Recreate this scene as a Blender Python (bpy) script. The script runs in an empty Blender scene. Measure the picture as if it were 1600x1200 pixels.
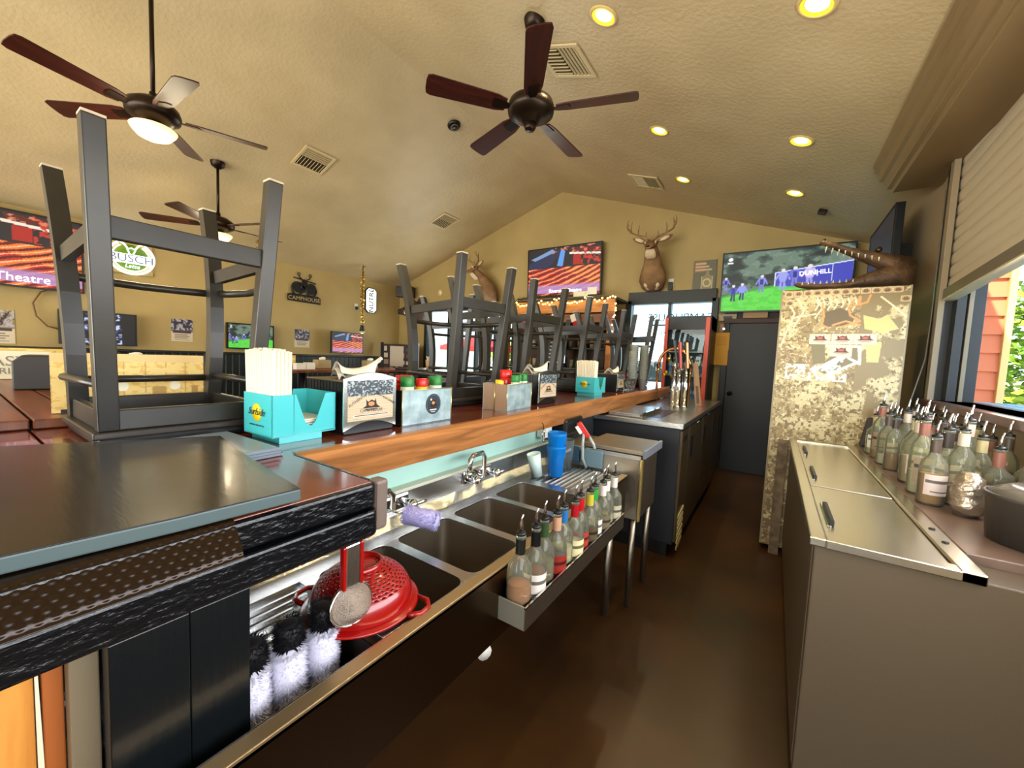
import bpy, bmesh, math, random
import numpy as np
from mathutils import Vector, Matrix, Euler
random.seed(7); PI = math.pi
sc = bpy.context.scene
COL = sc.collection

# ---------------------------------------------------------------- camera, world, sun, big lights, exposure
CAM = Vector((0.0, 0.0, 1.36))
YAW, PITCH, ROLL, FPX = math.radians(33.69), math.radians(-4.075), math.radians(2.479), 612.0
cam = bpy.data.cameras.new('camera'); cam.sensor_width = 36; cam.sensor_fit = 'HORIZONTAL'
cam.lens = FPX / 1600 * 36; cam.clip_start = 0.02; cam.clip_end = 200
camo = bpy.data.objects.new('camera', cam); COL.objects.link(camo)
_f = Vector((-math.sin(YAW) * math.cos(PITCH), math.cos(YAW) * math.cos(PITCH), math.sin(PITCH)))
_r = Vector((math.cos(YAW), math.sin(YAW), 0)); _u = _r.cross(_f)
_r2 = math.cos(ROLL) * _r + math.sin(ROLL) * _u; _u2 = -math.sin(ROLL) * _r + math.cos(ROLL) * _u
M3 = Matrix((_r2, _u2, -_f)).transposed()
camo.matrix_world = Matrix.Translation(CAM) @ M3.to_4x4()
sc.camera = camo

def srgb(c):
    c = [x / 255.0 for x in c]
    return tuple((x / 12.92 if x <= 0.04045 else ((x + 0.055) / 1.055) ** 2.4) for x in c)

w = bpy.data.worlds.new('sky'); sc.world = w; w.use_nodes = True
nt = w.node_tree; nt.nodes.clear()
_o = nt.nodes.new('ShaderNodeOutputWorld'); _b = nt.nodes.new('ShaderNodeBackground')
_s = nt.nodes.new('ShaderNodeTexSky'); _s.sky_type = 'HOSEK_WILKIE'; _s.turbidity = 4.0; _s.ground_albedo = 0.4
_s.sun_direction = Vector((-0.25, -0.6, 0.75)).normalized()
nt.links.new(_s.outputs[0], _b.inputs[0]); _b.inputs[1].default_value = 14.0
nt.links.new(_b.outputs[0], _o.inputs[0])

def lamp(name, kind, loc, energy, col=(1, 1, 1), size=None, sizey=None, rot=None, parent=None, **k):
    l = bpy.data.lights.new(name, kind); l.energy = energy; l.color = col
    if kind == 'AREA':
        l.shape = 'RECTANGLE' if sizey else 'SQUARE'; l.size = size
        if sizey: l.size_y = sizey
    elif kind in ('POINT', 'SPOT') and size: l.shadow_soft_size = size
    for a, v in k.items(): setattr(l, a, v)
    o = bpy.data.objects.new(name, l); COL.objects.link(o); o.location = loc
    if rot: o.rotation_euler = rot
    if parent: o.parent = parent
    return o
sun = lamp('sun', 'SUN', (3, -5, 8), 9.0, (1, .93, .8), angle=math.radians(1))
sun.rotation_euler = Vector((0.25, 0.6, -0.75)).to_track_quat('-Z', 'Y').to_euler()
# added fill lamp behind the camera; daylight at the side and far windows
lamp('fill_rear', 'AREA', (-3.2, -3.1, 1.5), 250, (1, .95, .86), 6.4, 2.0, (math.radians(97), 0, 0))
lamp('daylight_side', 'AREA', (0.84, 0.9, 1.5), 45, (1, .93, .84), 0.55, 3.6, (0, math.radians(90), 0))
lamp('daylight_far', 'AREA', (-5.0, 5.75, 1.6), 26, (.95, 1, .95), 2.0, 1.1, (math.radians(-90), 0, 0))
sc.view_settings.view_transform = 'Standard'; sc.view_settings.look = 'None'
sc.view_settings.gamma = 1.0; sc.view_settings.exposure = 0.55; sc.view_settings.use_curve_mapping = False
sc.cycles.max_bounces = 10; sc.cycles.transmission_bounces = 8; sc.cycles.transparent_max_bounces = 12
sc.cycles.sample_clamp_indirect = 4.0; sc.cycles.caustics_refractive = False; sc.cycles.caustics_reflective = False

# ---------------------------------------------------------------- materials
_mats = {}
def mat(name, col=(128, 128, 128), rough=.5, metal=0, spec=None, emit=0, trans=0, ior=1.45, col2=None, nscale=8, stretch=None,
        bump=0, bscale=60, bstretch=None, coat=0, alpha=1, detail=4, wood=False, contrast=None, ecol=None):
    if name in _mats: return _mats[name]
    m = bpy.data.materials.new(name); m.use_nodes = True; nt = m.node_tree; N = nt.nodes; L = nt.links
    p = N['Principled BSDF']; c = srgb(col)
    p.inputs['Base Color'].default_value = (*c, 1); p.inputs['Roughness'].default_value = rough
    p.inputs['Metallic'].default_value = metal; p.inputs['IOR'].default_value = ior
    if spec is not None: p.inputs['Specular IOR Level'].default_value = spec
    if trans: p.inputs['Transmission Weight'].default_value = trans
    if coat: p.inputs['Coat Weight'].default_value = coat; p.inputs['Coat Roughness'].default_value = .08
    if alpha < 1: p.inputs['Alpha'].default_value = alpha
    if emit: p.inputs['Emission Color'].default_value = (*(srgb(ecol) if ecol else c), 1); p.inputs['Emission Strength'].default_value = emit
    if col2 or bump:
        tc = N.new('ShaderNodeTexCoord')
    if col2:
        mp = N.new('ShaderNodeMapping'); L.new(tc.outputs['Object'], mp.inputs[0])
        if stretch: mp.inputs['Scale'].default_value = stretch
        if wood:
            n = N.new('ShaderNodeTexNoise'); n.inputs['Scale'].default_value = nscale; n.inputs['Detail'].default_value = 8; n.inputs['Distortion'].default_value = 1.2
        else:
            n = N.new('ShaderNodeTexNoise'); n.inputs['Scale'].default_value = nscale; n.inputs['Detail'].default_value = detail
        L.new(mp.outputs[0], n.inputs[0])
        r = N.new('ShaderNodeValToRGB'); a, b = contrast or (.35, .65)
        r.color_ramp.elements[0].position = a; r.color_ramp.elements[1].position = b
        r.color_ramp.elements[0].color = (*c, 1); r.color_ramp.elements[1].color = (*srgb(col2), 1)
        L.new(n.outputs[0], r.inputs[0]); L.new(r.outputs[0], p.inputs['Base Color'])
    if bump:
        mp2 = N.new('ShaderNodeMapping'); L.new(tc.outputs['Object'], mp2.inputs[0])
        if bstretch: mp2.inputs['Scale'].default_value = bstretch
        n2 = N.new('ShaderNodeTexNoise'); n2.inputs['Scale'].default_value = bscale; n2.inputs['Detail'].default_value = 4
        L.new(mp2.outputs[0], n2.inputs[0])
        bp = N.new('ShaderNodeBump'); bp.inputs['Strength'].default_value = bump; bp.inputs['Distance'].default_value = .01
        L.new(n2.outputs[0], bp.inputs['Height']); L.new(bp.outputs[0], p.inputs['Normal'])
    _mats[name] = m; return m

def thin_glass(name, tint=(240, 248, 245), rough=.02, opac=0.0):
    if name in _mats: return _mats[name]
    m = bpy.data.materials.new(name); m.use_nodes = True; nt = m.node_tree; N = nt.nodes; L = nt.links
    N.remove(N['Principled BSDF']); o = N['Material Output']
    t = N.new('ShaderNodeBsdfTransparent'); t.inputs[0].default_value = (*srgb(tint), 1)
    g = N.new('ShaderNodeBsdfGlossy'); g.inputs['Roughness'].default_value = rough
    fr = N.new('ShaderNodeLayerWeight'); fr.inputs['Blend'].default_value = .25
    mx = N.new('ShaderNodeMixShader'); L.new(fr.outputs['Fresnel'], mx.inputs[0]); L.new(t.outputs[0], mx.inputs[1]); L.new(g.outputs[0], mx.inputs[2])
    out = mx
    if opac:
        d = N.new('ShaderNodeBsdfDiffuse'); d.inputs[0].default_value = (*srgb(tint), 1)
        m2 = N.new('ShaderNodeMixShader'); m2.inputs[0].default_value = opac; L.new(mx.outputs[0], m2.inputs[1]); L.new(d.outputs[0], m2.inputs[2]); out = m2
    L.new(out.outputs[0], o.inputs[0]); _mats[name] = m; return m

def attr_mat(name, emit=0, rough=.5, coat=0, metal=0):
    if name in _mats: return _mats[name]
    m = bpy.data.materials.new(name); m.use_nodes = True; nt = m.node_tree; N = nt.nodes; L = nt.links
    p = N['Principled BSDF']; a = N.new('ShaderNodeAttribute'); a.attribute_name = 'ink'
    p.inputs['Roughness'].default_value = rough; p.inputs['Metallic'].default_value = metal
    if coat: p.inputs['Coat Weight'].default_value = coat
    if emit:
        p.inputs['Base Color'].default_value = (.01, .01, .01, 1)
        L.new(a.outputs['Color'], p.inputs['Emission Color']); p.inputs['Emission Strength'].default_value = emit
    else: L.new(a.outputs['Color'], p.inputs['Base Color'])
    _mats[name] = m; return m

# ---------------------------------------------------------------- geometry helpers
class MB:
    def __init__(s): s.v = []; s.f = []; s.sm = []
    def add(s, vs, fs, smooth=False):
        k = len(s.v); s.v += [tuple(v) for v in vs]; s.f += [tuple(i + k for i in f) for f in fs]; s.sm += [smooth] * len(fs); return s
    def box(s, a, b, M=None):
        (x0, y0, z0), (x1, y1, z1) = a, b
        vs = [(x0, y0, z0), (x1, y0, z0), (x1, y1, z0), (x0, y1, z0), (x0, y0, z1), (x1, y0, z1), (x1, y1, z1), (x0, y1, z1)]
        if M is not None: vs = [M @ Vector(v) for v in vs]
        return s.add(vs, [(3, 2, 1, 0), (4, 5, 6, 7), (0, 1, 5, 4), (1, 2, 6, 5), (2, 3, 7, 6), (3, 0, 4, 7)])
    def cbox(s, c, d, M=None):
        return s.box([c[i] - d[i] / 2 for i in range(3)], [c[i] + d[i] / 2 for i in range(3)], M)
    def hexa(s, bot, top):
        return s.add(list(bot) + list(top), [(3, 2, 1, 0), (4, 5, 6, 7), (0, 1, 5, 4), (1, 2, 6, 5), (2, 3, 7, 6), (3, 0, 4, 7)])
    def lathe(s, prof, n=20, c=(0, 0, 0), M=None, cap=True, a0=0, a1=2 * PI):
        vs = []; full = abs(a1 - a0 - 2 * PI) < 1e-6; m = n if full else n + 1
        for r, z in prof:
            for i in range(m):
                a = a0 + (a1 - a0) * i / n; vs.append((c[0] + r * math.cos(a), c[1] + r * math.sin(a), c[2] + z))
        if M is not None: vs = [M @ Vector(v) for v in vs]
        fs = []
        for j in range(len(prof) - 1):
            for i in range(n):
                i2 = (i + 1) % m if full else i + 1
                fs.append((j * m + i, j * m + i2, (j + 1) * m + i2, (j + 1) * m + i))
        s.add(vs, fs, True)
        if cap and full:
            k = len(s.v) - len(vs)
            if prof[0][0] > 1e-5: s.f.append(tuple(k + i for i in range(m))[::-1]); s.sm.append(False)
            if prof[-1][0] > 1e-5: s.f.append(tuple(k + (len(prof) - 1) * m + i for i in range(m))); s.sm.append(False)
        return s
    def loft(s, rings, cap=True):
        # rings: (centre, ra, rb, dirA, dirB); n points each
        n = 14; vs = []
        for c, ra, rb, A, B in rings:
            c = Vector(c); A = Vector(A); B = Vector(B)
            for i in range(n):
                a = 2 * PI * i / n; vs.append(c + A * ra * math.cos(a) + B * rb * math.sin(a))
        fs = []
        for j in range(len(rings) - 1):
            for i in range(n): fs.append((j * n + i, j * n + (i + 1) % n, (j + 1) * n + (i + 1) % n, (j + 1) * n + i))
        if cap: fs += [tuple(range(n))[::-1], tuple((len(rings) - 1) * n + i for i in range(n))]
        return s.add(vs, fs, True)
    def tube(s, pts, r, n=10, cap=True):
        pts = [Vector(p) for p in pts]; rs = r if isinstance(r, (list, tuple)) else [r] * len(pts)
        vs = []; up = None
        for i, p in enumerate(pts):
            d = (pts[min(i + 1, len(pts) - 1)] - pts[max(i - 1, 0)])
            d = d.normalized() if d.length > 0 else Vector((0, 0, 1))
            if up is None:
                up = Vector((0, 0, 1)) if abs(d.z) < .9 else Vector((1, 0, 0))
            A = d.cross(up).normalized(); B = A.cross(d).normalized(); up = B
            for k in range(n):
                a = 2 * PI * k / n; vs.append(p + (A * math.cos(a) + B * math.sin(a)) * rs[i])
        fs = []
        for j in range(len(pts) - 1):
            for i in range(n): fs.append((j * n + i, j * n + (i + 1) % n, (j + 1) * n + (i + 1) % n, (j + 1) * n + i))
        if cap: fs += [tuple(range(n))[::-1], tuple((len(pts) - 1) * n + i for i in range(n))]
        return s.add(vs, fs, True)
    def ball(s, c, r, n=12, m=8, sc_=(1, 1, 1)):
        prof = [(max(1e-6, math.sin(PI * j / m)), -math.cos(PI * j / m)) for j in range(m + 1)]
        vs = []
        for a, z in prof:
            for i in range(n):
                t = 2 * PI * i / n; vs.append((c[0] + r * sc_[0] * a * math.cos(t), c[1] + r * sc_[1] * a * math.sin(t), c[2] + r * sc_[2] * z))
        return s.add(vs, [(j * n + i, j * n + (i + 1) % n, (j + 1) * n + (i + 1) % n, (j + 1) * n + i) for j in range(m) for i in range(n)], True)
    def prism(s, poly, axis, a, b):
        # poly: 2-D points in the other two axes (order x,y,z without axis)
        n = len(poly); vs = []
        for t in (a, b):
            for p in poly:
                q = list(p); q.insert('xyz'.index(axis), t); vs.append(q)
        fs = [tuple(range(n)), tuple(range(2 * n - 1, n - 1, -1))] + [(i, i + n, (i + 1) % n + n, (i + 1) % n) for i in range(n)]
        return s.add(vs, fs)
    def bar(s, p, q, w, d, up=(0, 0, 1)):
        p = Vector(p); q = Vector(q); z = (q - p).normalized(); x = Vector(up).cross(z)
        if x.length < 1e-4: x = Vector((1, 0, 0)).cross(z)
        x.normalize(); y = z.cross(x)
        o = [(-w / 2, -d / 2), (w / 2, -d / 2), (w / 2, d / 2), (-w / 2, d / 2)]
        return s.hexa([p + x * a + y * b for a, b in o], [q + x * a + y * b for a, b in o])
    def xf(s, M): s.v = [tuple(M @ Vector(v)) for v in s.v]; return s
    def build(s, name, m, parent=None, off=None, bevel=0, seg=2):
        me = bpy.data.meshes.new(name)
        if off is not None: s.v = [(a - off[0], b - off[1], c - off[2]) for a, b, c in s.v]
        me.from_pydata(s.v, [], s.f); me.update()
        bm = bmesh.new(); bm.from_mesh(me); bmesh.ops.recalc_face_normals(bm, faces=bm.faces); bm.to_mesh(me); bm.free()
        for p, f in zip(me.polygons, s.sm): p.use_smooth = f
        me.materials.append(m)
        o = bpy.data.objects.new(name, me); COL.objects.link(o)
        if parent: o.parent = parent
        if bevel:
            b = o.modifiers.new('bevel', 'BEVEL'); b.width = bevel; b.segments = seg; b.limit_method = 'ANGLE'; b.angle_limit = math.radians(40)
        return o

def box(name, a, b, m, parent=None, bevel=0, off=None):
    return MB().box(a, b).build(name, m, parent, off, bevel)
def thing(name, label, cat, loc=(0, 0, 0), rz=0, group=None, rot=None):
    o = bpy.data.objects.new(name, None); COL.objects.link(o); o.empty_display_size = .05
    o.location = loc; o.rotation_euler = rot if rot else (0, 0, rz)
    return tag(o, label, cat, group)
def tag(o, label, cat, group=None):
    o['label'] = label; o['category'] = cat
    if group: o['group'] = group
    return o
def struct(o): o['kind'] = 'structure'; return o
_kids = None
def kids(o): return [c for c in bpy.data.objects if c.parent == o]
def dup(root, label, loc=None, rz=None, group=None, rot=None, scale=None, tree=None):
    r = root.copy(); COL.objects.link(r); r['label'] = label
    if loc is not None: r.location = loc
    if rz is not None: r.rotation_euler = (0, 0, rz)
    if rot is not None: r.rotation_euler = rot
    if scale is not None: r.scale = scale if isinstance(scale, tuple) else (scale,) * 3
    if group: r['group'] = group
    for c in (tree or [(c, kids(c)) for c in kids(root)]):
        c, gs = c
        n = c.copy(); COL.objects.link(n); n.parent = r
        for g in gs:
            h = g.copy(); COL.objects.link(h); h.parent = n
    return r
def tree_of(o): return [(c, kids(c)) for c in kids(o)]

def text(name, s, size, m, parent, loc, rot=(PI / 2, 0, 0), ext=.0008, shear=0, align='CENTER', xs=1):
    c = bpy.data.curves.new(name, 'FONT'); c.body = s; c.size = size; c.extrude = ext; c.align_x = align; c.align_y = 'CENTER'; c.shear = shear; c.resolution_u = 3
    t = bpy.data.objects.new('tmp', c); COL.objects.link(t)
    bpy.context.view_layer.update()
    me = bpy.data.meshes.new_from_object(t); me.name = name
    bpy.data.objects.remove(t); me.materials.clear(); me.materials.append(m)
    o = bpy.data.objects.new(name, me); COL.objects.link(o); o.parent = parent; o.location = loc; o.rotation_euler = rot; o.scale = (xs, 1, 1)
    return o

# ---------------------------------------------------------------- raster canvas for screens and flat print
class Ink:
    def __init__(s, nx, ny, col):
        s.nx, s.ny = nx, ny; s.a = np.zeros((ny, nx, 3)); s.a[:] = srgb(col)
        s.X, s.Y = np.meshgrid(np.linspace(0, 1, nx), np.linspace(0, 1, ny))
    def fill(s, m, c, k=1.0): s.a[m] = s.a[m] * (1 - k) + np.array(srgb(c)) * k; return s
    def rect(s, x0, y0, x1, y1, c, k=1.0): return s.fill((s.X >= x0) & (s.X <= x1) & (s.Y >= y0) & (s.Y <= y1), c, k)
    def ell(s, cx, cy, rx, ry, c, k=1.0): return s.fill(((s.X - cx) / rx) ** 2 + ((s.Y - cy) / ry) ** 2 <= 1, c, k)
    def ring(s, cx, cy, rx, ry, t, c):
        d = np.sqrt(((s.X - cx) / rx) ** 2 + ((s.Y - cy) / ry) ** 2); return s.fill(abs(d - 1) < t, c)
    def line(s, p, q, wd, c, asp=1.0):
        px, py = p; dx, dy = q[0] - px, (q[1] - py) * asp; L2 = dx * dx + dy * dy + 1e-9
        t = np.clip(((s.X - px) * dx + (s.Y - py) * asp * dy) / L2, 0, 1)
        return s.fill(np.hypot(s.X - px - t * dx, (s.Y - py) * asp - t * dy) < wd, c)
    def lines(s, pts, wd, c, asp=1.0):
        for a, b in zip(pts, pts[1:]): s.line(a, b, wd, c, asp)
        return s
    def poly(s, pts, c, k=1.0):
        m = np.zeros(s.X.shape, bool); n = len(pts)
        for i in range(n):
            x0, y0 = pts[i]; x1, y1 = pts[(i + 1) % n]
            if y0 == y1: continue
            m ^= ((y0 > s.Y) != (y1 > s.Y)) & (s.X < (x1 - x0) * (s.Y - y0) / (y1 - y0) + x0)
        return s.fill(m, c, k)
    def noise(s, f, seed=0, octv=3, ax=1.0):
        rng = np.random.RandomState(seed); out = np.zeros(s.X.shape)
        for o in range(octv):
            n = int(f * 2 ** o) + 2; g = rng.rand(n + 2, n + 2)
            x = s.X * n * min(ax, 1); y = s.Y * n / max(ax, 1); xi = x.astype(int); yi = y.astype(int); u = x - xi; v = y - yi
            u = u * u * (3 - 2 * u); v = v * v * (3 - 2 * v)
            out += (g[yi, xi] * (1 - u) * (1 - v) + g[yi, xi + 1] * u * (1 - v) + g[yi + 1, xi] * (1 - u) * v + g[yi + 1, xi + 1] * u * v) / 2 ** o
        return out / sum(1 / 2 ** o for o in range(octv))
def plate(name, ink, w, h, m, parent, y=0, x0=None, z0=0, curve=None):
    # a flat grid in local XZ facing -Y; colours from the canvas
    nx, ny = ink.nx, ink.ny; x0 = -w / 2 if x0 is None else x0
    xs = x0 + ink.X * w; zs = z0 + ink.Y * h
    co = np.stack([xs, np.full_like(xs, y), zs], -1).reshape(-1, 3)
    if curve is not None:
        a = (ink.X - .5) * w / curve; co = np.stack([curve * np.sin(a), -curve * np.cos(a), zs], -1).reshape(-1, 3)
    i = np.arange(nx * ny).reshape(ny, nx)
    f = np.stack([i[:-1, :-1], i[:-1, 1:], i[1:, 1:], i[1:, :-1]], -1).reshape(-1, 4)
    me = bpy.data.meshes.new(name); me.from_pydata(co.tolist(), [], f.tolist()); me.update()
    at = me.color_attributes.new('ink', 'FLOAT_COLOR', 'POINT')
    c4 = np.ones((nx * ny, 4), np.float32); c4[:, :3] = ink.a.reshape(-1, 3); at.data.foreach_set('color', c4.ravel())
    me.materials.append(m)
    o = bpy.data.objects.new(name, me); COL.objects.link(o)
    if parent: o.parent = parent
    return o

# shared materials
STEEL = mat('stainless steel', (206, 206, 204), .26, 1, bump=.08, bscale=40, bstretch=(1, 12, 1))
STEELD = mat('worn stainless steel', (158, 146, 128), .38, 1, bump=.12, bscale=30, bstretch=(1, 14, 1))
CHROME = mat('chrome', (215, 215, 215), .08, 1)
BLACK = mat('black plastic', (14, 14, 15), .35)
BLACKM = mat('black painted metal', (20, 20, 21), .4)
BRONZE = mat('dark bronze', (42, 30, 20), .35, .7)
WHITEP = mat('white plastic', (225, 222, 210), .4)
WALNUT = mat('dark walnut blade', (66, 24, 16), .35, col2=(42, 16, 10), nscale=5, stretch=(1, 8, 1), wood=True)
STOOLP = mat('charcoal painted stool wood', (46, 41, 33), .36, col2=(32, 29, 24), nscale=6)
SCREEN = attr_mat('screen picture', emit=.78)
PRINT = attr_mat('printed ink', rough=.45)
GLASS = thin_glass('clear pane')
# ================================================================ THE SETTING
XR, ZR, SL = -3.06, 4.04, 1 / 3.0
XL, XW, YF, YB = -6.94, 0.85, 5.83, -3.4
def ceil_z(x): return ZR - abs(x - XR) * SL
floorm = mat('polished brown concrete', (74, 46, 20), .32, col2=(40, 24, 11), nscale=1.6, contrast=(.3, .7), bump=.05, bscale=90)
struct(box('floor', (XL - .2, YB - .2, -.12), (XW + .2, YF + .2, 0), floorm))
ceilm = mat('textured beige ceiling', (205, 183, 140), .42, col2=(194, 172, 130), nscale=2, bump=.4, bscale=34, spec=.3)
wallm = mat('tan painted wall', (182, 158, 102), .6, col2=(168, 144, 90), nscale=1.2, bump=.12, bscale=70)
b = MB()
for s in (-1, 1):
    xa = XR; xb = XL - .2 if s < 0 else XW + .2; za, zb = ZR, ceil_z(xb)
    # two slabs
    b.add([(xa, YB, za), (xb, YB, zb), (xb, YF + .1, zb), (xa, YF + .1, za), (xa, YB, za + .1), (xb, YB, zb + .1), (xb, YF + .1, zb + .1), (xa, YF + .1, za + .1)],
          [(3, 2, 1, 0), (4, 5, 6, 7), (0, 1, 5, 4), (1, 2, 6, 5), (2, 3, 7, 6), (3, 0, 4, 7)])
struct(b.build('ceiling', ceilm))
zl = ceil_z(XL)
struct(box('wall_left', (XL - .15, YB, 0), (XL, YF + .15, zl), wallm))
# far gable wall with its two openings
WA = (-6.08, -3.86, .86, 2.25); WB = (-1.86, -.70, 0.02, 2.24)
b = MB()
def gable(b, x0, x1, z0, z1=None):
    # a strip of the gable wall from z0 up to the roof line (or z1)
    xs = [x0] + ([XR] if x0 < XR < x1 and z1 is None else []) + [x1]
    for a, c in zip(xs, xs[1:]):
        ta, tc = (z1, z1) if z1 else (ceil_z(a), ceil_z(c))
        b.hexa([(a, YF, z0), (c, YF, z0), (c, YF + .15, z0), (a, YF + .15, z0)], [(a, YF, ta), (c, YF, tc), (c, YF + .15, tc), (a, YF + .15, ta)])
gable(b, XL, WA[0], 0); gable(b, WA[0], WA[1], 0, WA[2]); gable(b, WA[0], WA[1], WA[3]); gable(b, WA[1], WB[0], 0)
gable(b, WB[0], WB[1], WB[3]); gable(b, WB[1], XW + .15, 0)
struct(b.build('wall_far', wallm))
# right wall with the serving window
WY0, WY1, WZ0, WZ1 = -1.6, 3.52, 1.2, 2.68
b = MB(); zr_ = ceil_z(XW)
b.box((XW, YB, 0), (XW + .15, WY0, zr_)); b.box((XW, WY1, 0), (XW + .15, YF + .15, zr_)); b.box((XW, WY0, 0), (XW + .15, WY1, WZ0)); b.box((XW, WY0, WZ1), (XW + .15, WY1, zr_))
struct(b.build('wall_right', mat('grey tan painted wall', (160, 140, 108), .6, bump=.1, bscale=70)))
# rear wall behind the camera with a long storefront window
b = MB(); RZ = (.7, 2.3)
b.box((XL, YB, 0), (XW + .15, YB + .12, RZ[0])); b.box((XL, YB, RZ[0]), (XL + .6, YB + .12, RZ[1])); b.box((XW - .2, YB, RZ[0]), (XW + .15, YB + .12, RZ[1]))
for a, c in ((XL, XR), (XR, XW + .15)):
    b.hexa([(a, YB, RZ[1]), (c, YB, RZ[1]), (c, YB + .12, RZ[1]), (a, YB + .12, RZ[1])], [(a, YB, ceil_z(a)), (c, YB, ceil_z(c)), (c, YB + .12, ceil_z(c)), (a, YB + .12, ceil_z(a))])
struct(b.build('wall_back', wallm))
struct(box('window_3', (XL + .6, YB + .03, RZ[0]), (XW - .2, YB + .05, RZ[1]), GLASS))

# wainscot of narrow beadboard on the left wall, with cap rail
wain = mat('black green beadboard', (20, 27, 25), .42)
wo = tag_none = None
wains = bpy.data.objects.new('trim_2', None); COL.objects.link(wains); wains.location = (XL, 0, 0); wains['kind'] = 'structure'
pm = MB().box((0, -.042, 0), (.018, .042, 1.2)).build('board', wain, wains, bevel=.006, seg=1)
pm.location = (0, .0, 0)
y = .0
ys = [(-.4 + .09 * i) for i in range(69)]
pm.location.y = ys[0]
for yy in ys[1:]:
    n = pm.copy(); n.location.y = yy; COL.objects.link(n)
box('cap_rail', (0, -.6, 1.2), (.035, 5.82, 1.235), mat('wainscot cap', (34, 30, 24), .4), wains, bevel=.006)
struct(box('baseboard_far', (XL, YF - .015, 0), (WA[1], YF, .12), wain))
# dark wainscot on the far wall left part
b = MB()
for i in range(33):
    x = XL + .05 + i * .09; b.box((x - .042, YF - .018, .12), (x + .042, YF, .84))
struct(b.build('trim_3', wain))

# ---- far windows
frm = mat('black window frame', (26, 32, 31), .4)
def fwin(name, x0, x1, z0, z1, mull, header=0, rail=None):
    t = bpy.data.objects.new(name, None); COL.objects.link(t); t.location = (x0, YF, z0); t['kind'] = 'structure'; of = (x0, YF, z0)
    g = .05
    box('frame', (x0 - .03, YF - .05, z0), (x0 + g, YF + .1, z1), frm, t, .004, of)
    box('frame', (x1 - g, YF - .05, z0), (x1 + .03, YF + .1, z1), frm, t, .004, of)
    box('frame', (x0, YF - .05, z1 - g), (x1, YF + .1, z1 + header), frm, t, .004, of)
    box('frame', (x0, YF - .05, z0), (x1, YF + .1, z0 + g), frm, t, .004, of)
    for m in mull: box('mullion', (m - .022, YF - .03, z0), (m + .022, YF + .07, z1), frm, t, .003, of)
    if rail: box('rail', (x0, YF - .03, rail - .02), (x1, YF + .07, rail + .02), frm, t, .003, of)
    xs = [x0 + g] + list(mull) + [x1 - g]
    for a, c in zip(xs, xs[1:]): box('pane', (a, YF + .02, z0 + g), (c, YF + .026, z1 - g), GLASS, t, 0, of)
    return t
w1 = fwin('window_1', *WA, (-5.45, -4.75, -4.3), .03, 1.95)
w2 = fwin('window_2', *WB, (-1.28,), .12)
# window lettering seen from behind: two rows of dark decals on the door light
dec = mat('window decal', (30, 54, 46), .6)
text('lettering', 'CAMPHOUSE', .15, dec, w2, (.72, .012, 1.99 - WB[2]), (PI / 2, 0, PI), xs=1.0)
text('lettering', 'BAR AND GRILL', .1, dec, w2, (.72, .012, 1.78 - WB[2]), (PI / 2, 0, PI), xs=.95)
box('decal_line', (.35, .008, 1.88 - WB[2]), (1.1, .014, 1.9 - WB[2]), dec, w2)
# ---- black door at the end of the aisle
dm = mat('black door paint', (34, 32, 33), .45, bump=.05, bscale=40)
d = bpy.data.objects.new('door_1', None); COL.objects.link(d); d.location = (-.52, YF, 0); d['kind'] = 'structure'
box('door_leaf', (0, -.06, 0), (.95, -.015, 1.9), dm, d, .005)
box('frame', (-.07, -.07, 0), (0, 0, 1.93), dm, d, .004)
box('frame', (-.07, -.075, 1.9), (1.02, 0, 1.96), mat('maroon lintel', (62, 34, 34), .5), d, .004)
box('head_panel', (-.07, -.03, 1.96), (1.3, 0, 2.24), mat('maroon panel', (52, 34, 34), .55), d, .004)
box('kick_plate', (.04, -.064, .03), (.9, -.06, .22), BLACKM, d)
MB().lathe([(.0, 0), (.03, 0), (.03, .01), (.012, .02), (.012, .05), (.028, .06), (.028, .085), (0, .09)], 14).xf(Matrix.Rotation(PI / 2, 4, 'X')).build('door_knob', BRONZE, d).location = (.06, -.06, 1.0)

# ---- serving window on the right: jamb, sill, rolling shutter, moulded cornice
jm = mat('dark jamb', (44, 40, 36), .4); jl = mat('light jamb trim', (150, 132, 104), .5)
w4 = bpy.data.objects.new('window_4', None); COL.objects.link(w4); w4.location = (XW, WY1, WZ0); w4['kind'] = 'structure'; of = w4.location
box('frame', (XW - .03, WY1 - .02, WZ0 - .04), (XW + .16, WY1 + .12, WZ1), jm, w4, .004, of)
box('guide_rail', (XW - .05, WY1 - .06, WZ0), (XW - .02, WY1 + .0, WZ1), jl, w4, .003, of)
box('guide_rail', (XW + .02, WY1 - .1, WZ0), (XW + .06, WY1 - .02, WZ1), jm, w4, .003, of)
box('stop_bead', (XW + .08, WY1 - .06, WZ0), (XW + .1, WY1 - .02, WZ1), jl, w4, .002, of)
box('sill', (XW - .06, WY0, WZ0 - .045), (XW + .2, WY1 + .02, WZ0), mat('brown sill', (112, 82, 66), .4, col2=(90, 64, 52), nscale=3, stretch=(1, .3, 1)), w4, .006, of)
shm = mat('beige shutter slat', (205, 188, 158), .42)
sh = bpy.data.objects.new('trim_4', None); COL.objects.link(sh); sh.location = (XW, WY1, 1.875); sh.rotation_euler = (-.063, 0, 0); sh['kind'] = 'structure'
prof = [(.012 * math.cos(a) , .036 * math.sin(a) + .036) for a in [math.radians(-80 + 20 * i) for i in range(9)]]
poly = [(-x, z) for x, z in prof] + [(-x + .006, z) for x, z in prof[::-1]]
sl = MB().prism(poly, 'y', WY0 - WY1, -.03).build('slat', shm, sh)
for i in range(1, 11):
    n = sl.copy(); COL.objects.link(n); n.location.z = i * .074
box('bottom_bar', (-.035, WY0 - WY1, -.065), (.02, -.03, .0), mat('shutter bottom bar', (120, 108, 88), .4), sh, .005)
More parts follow.
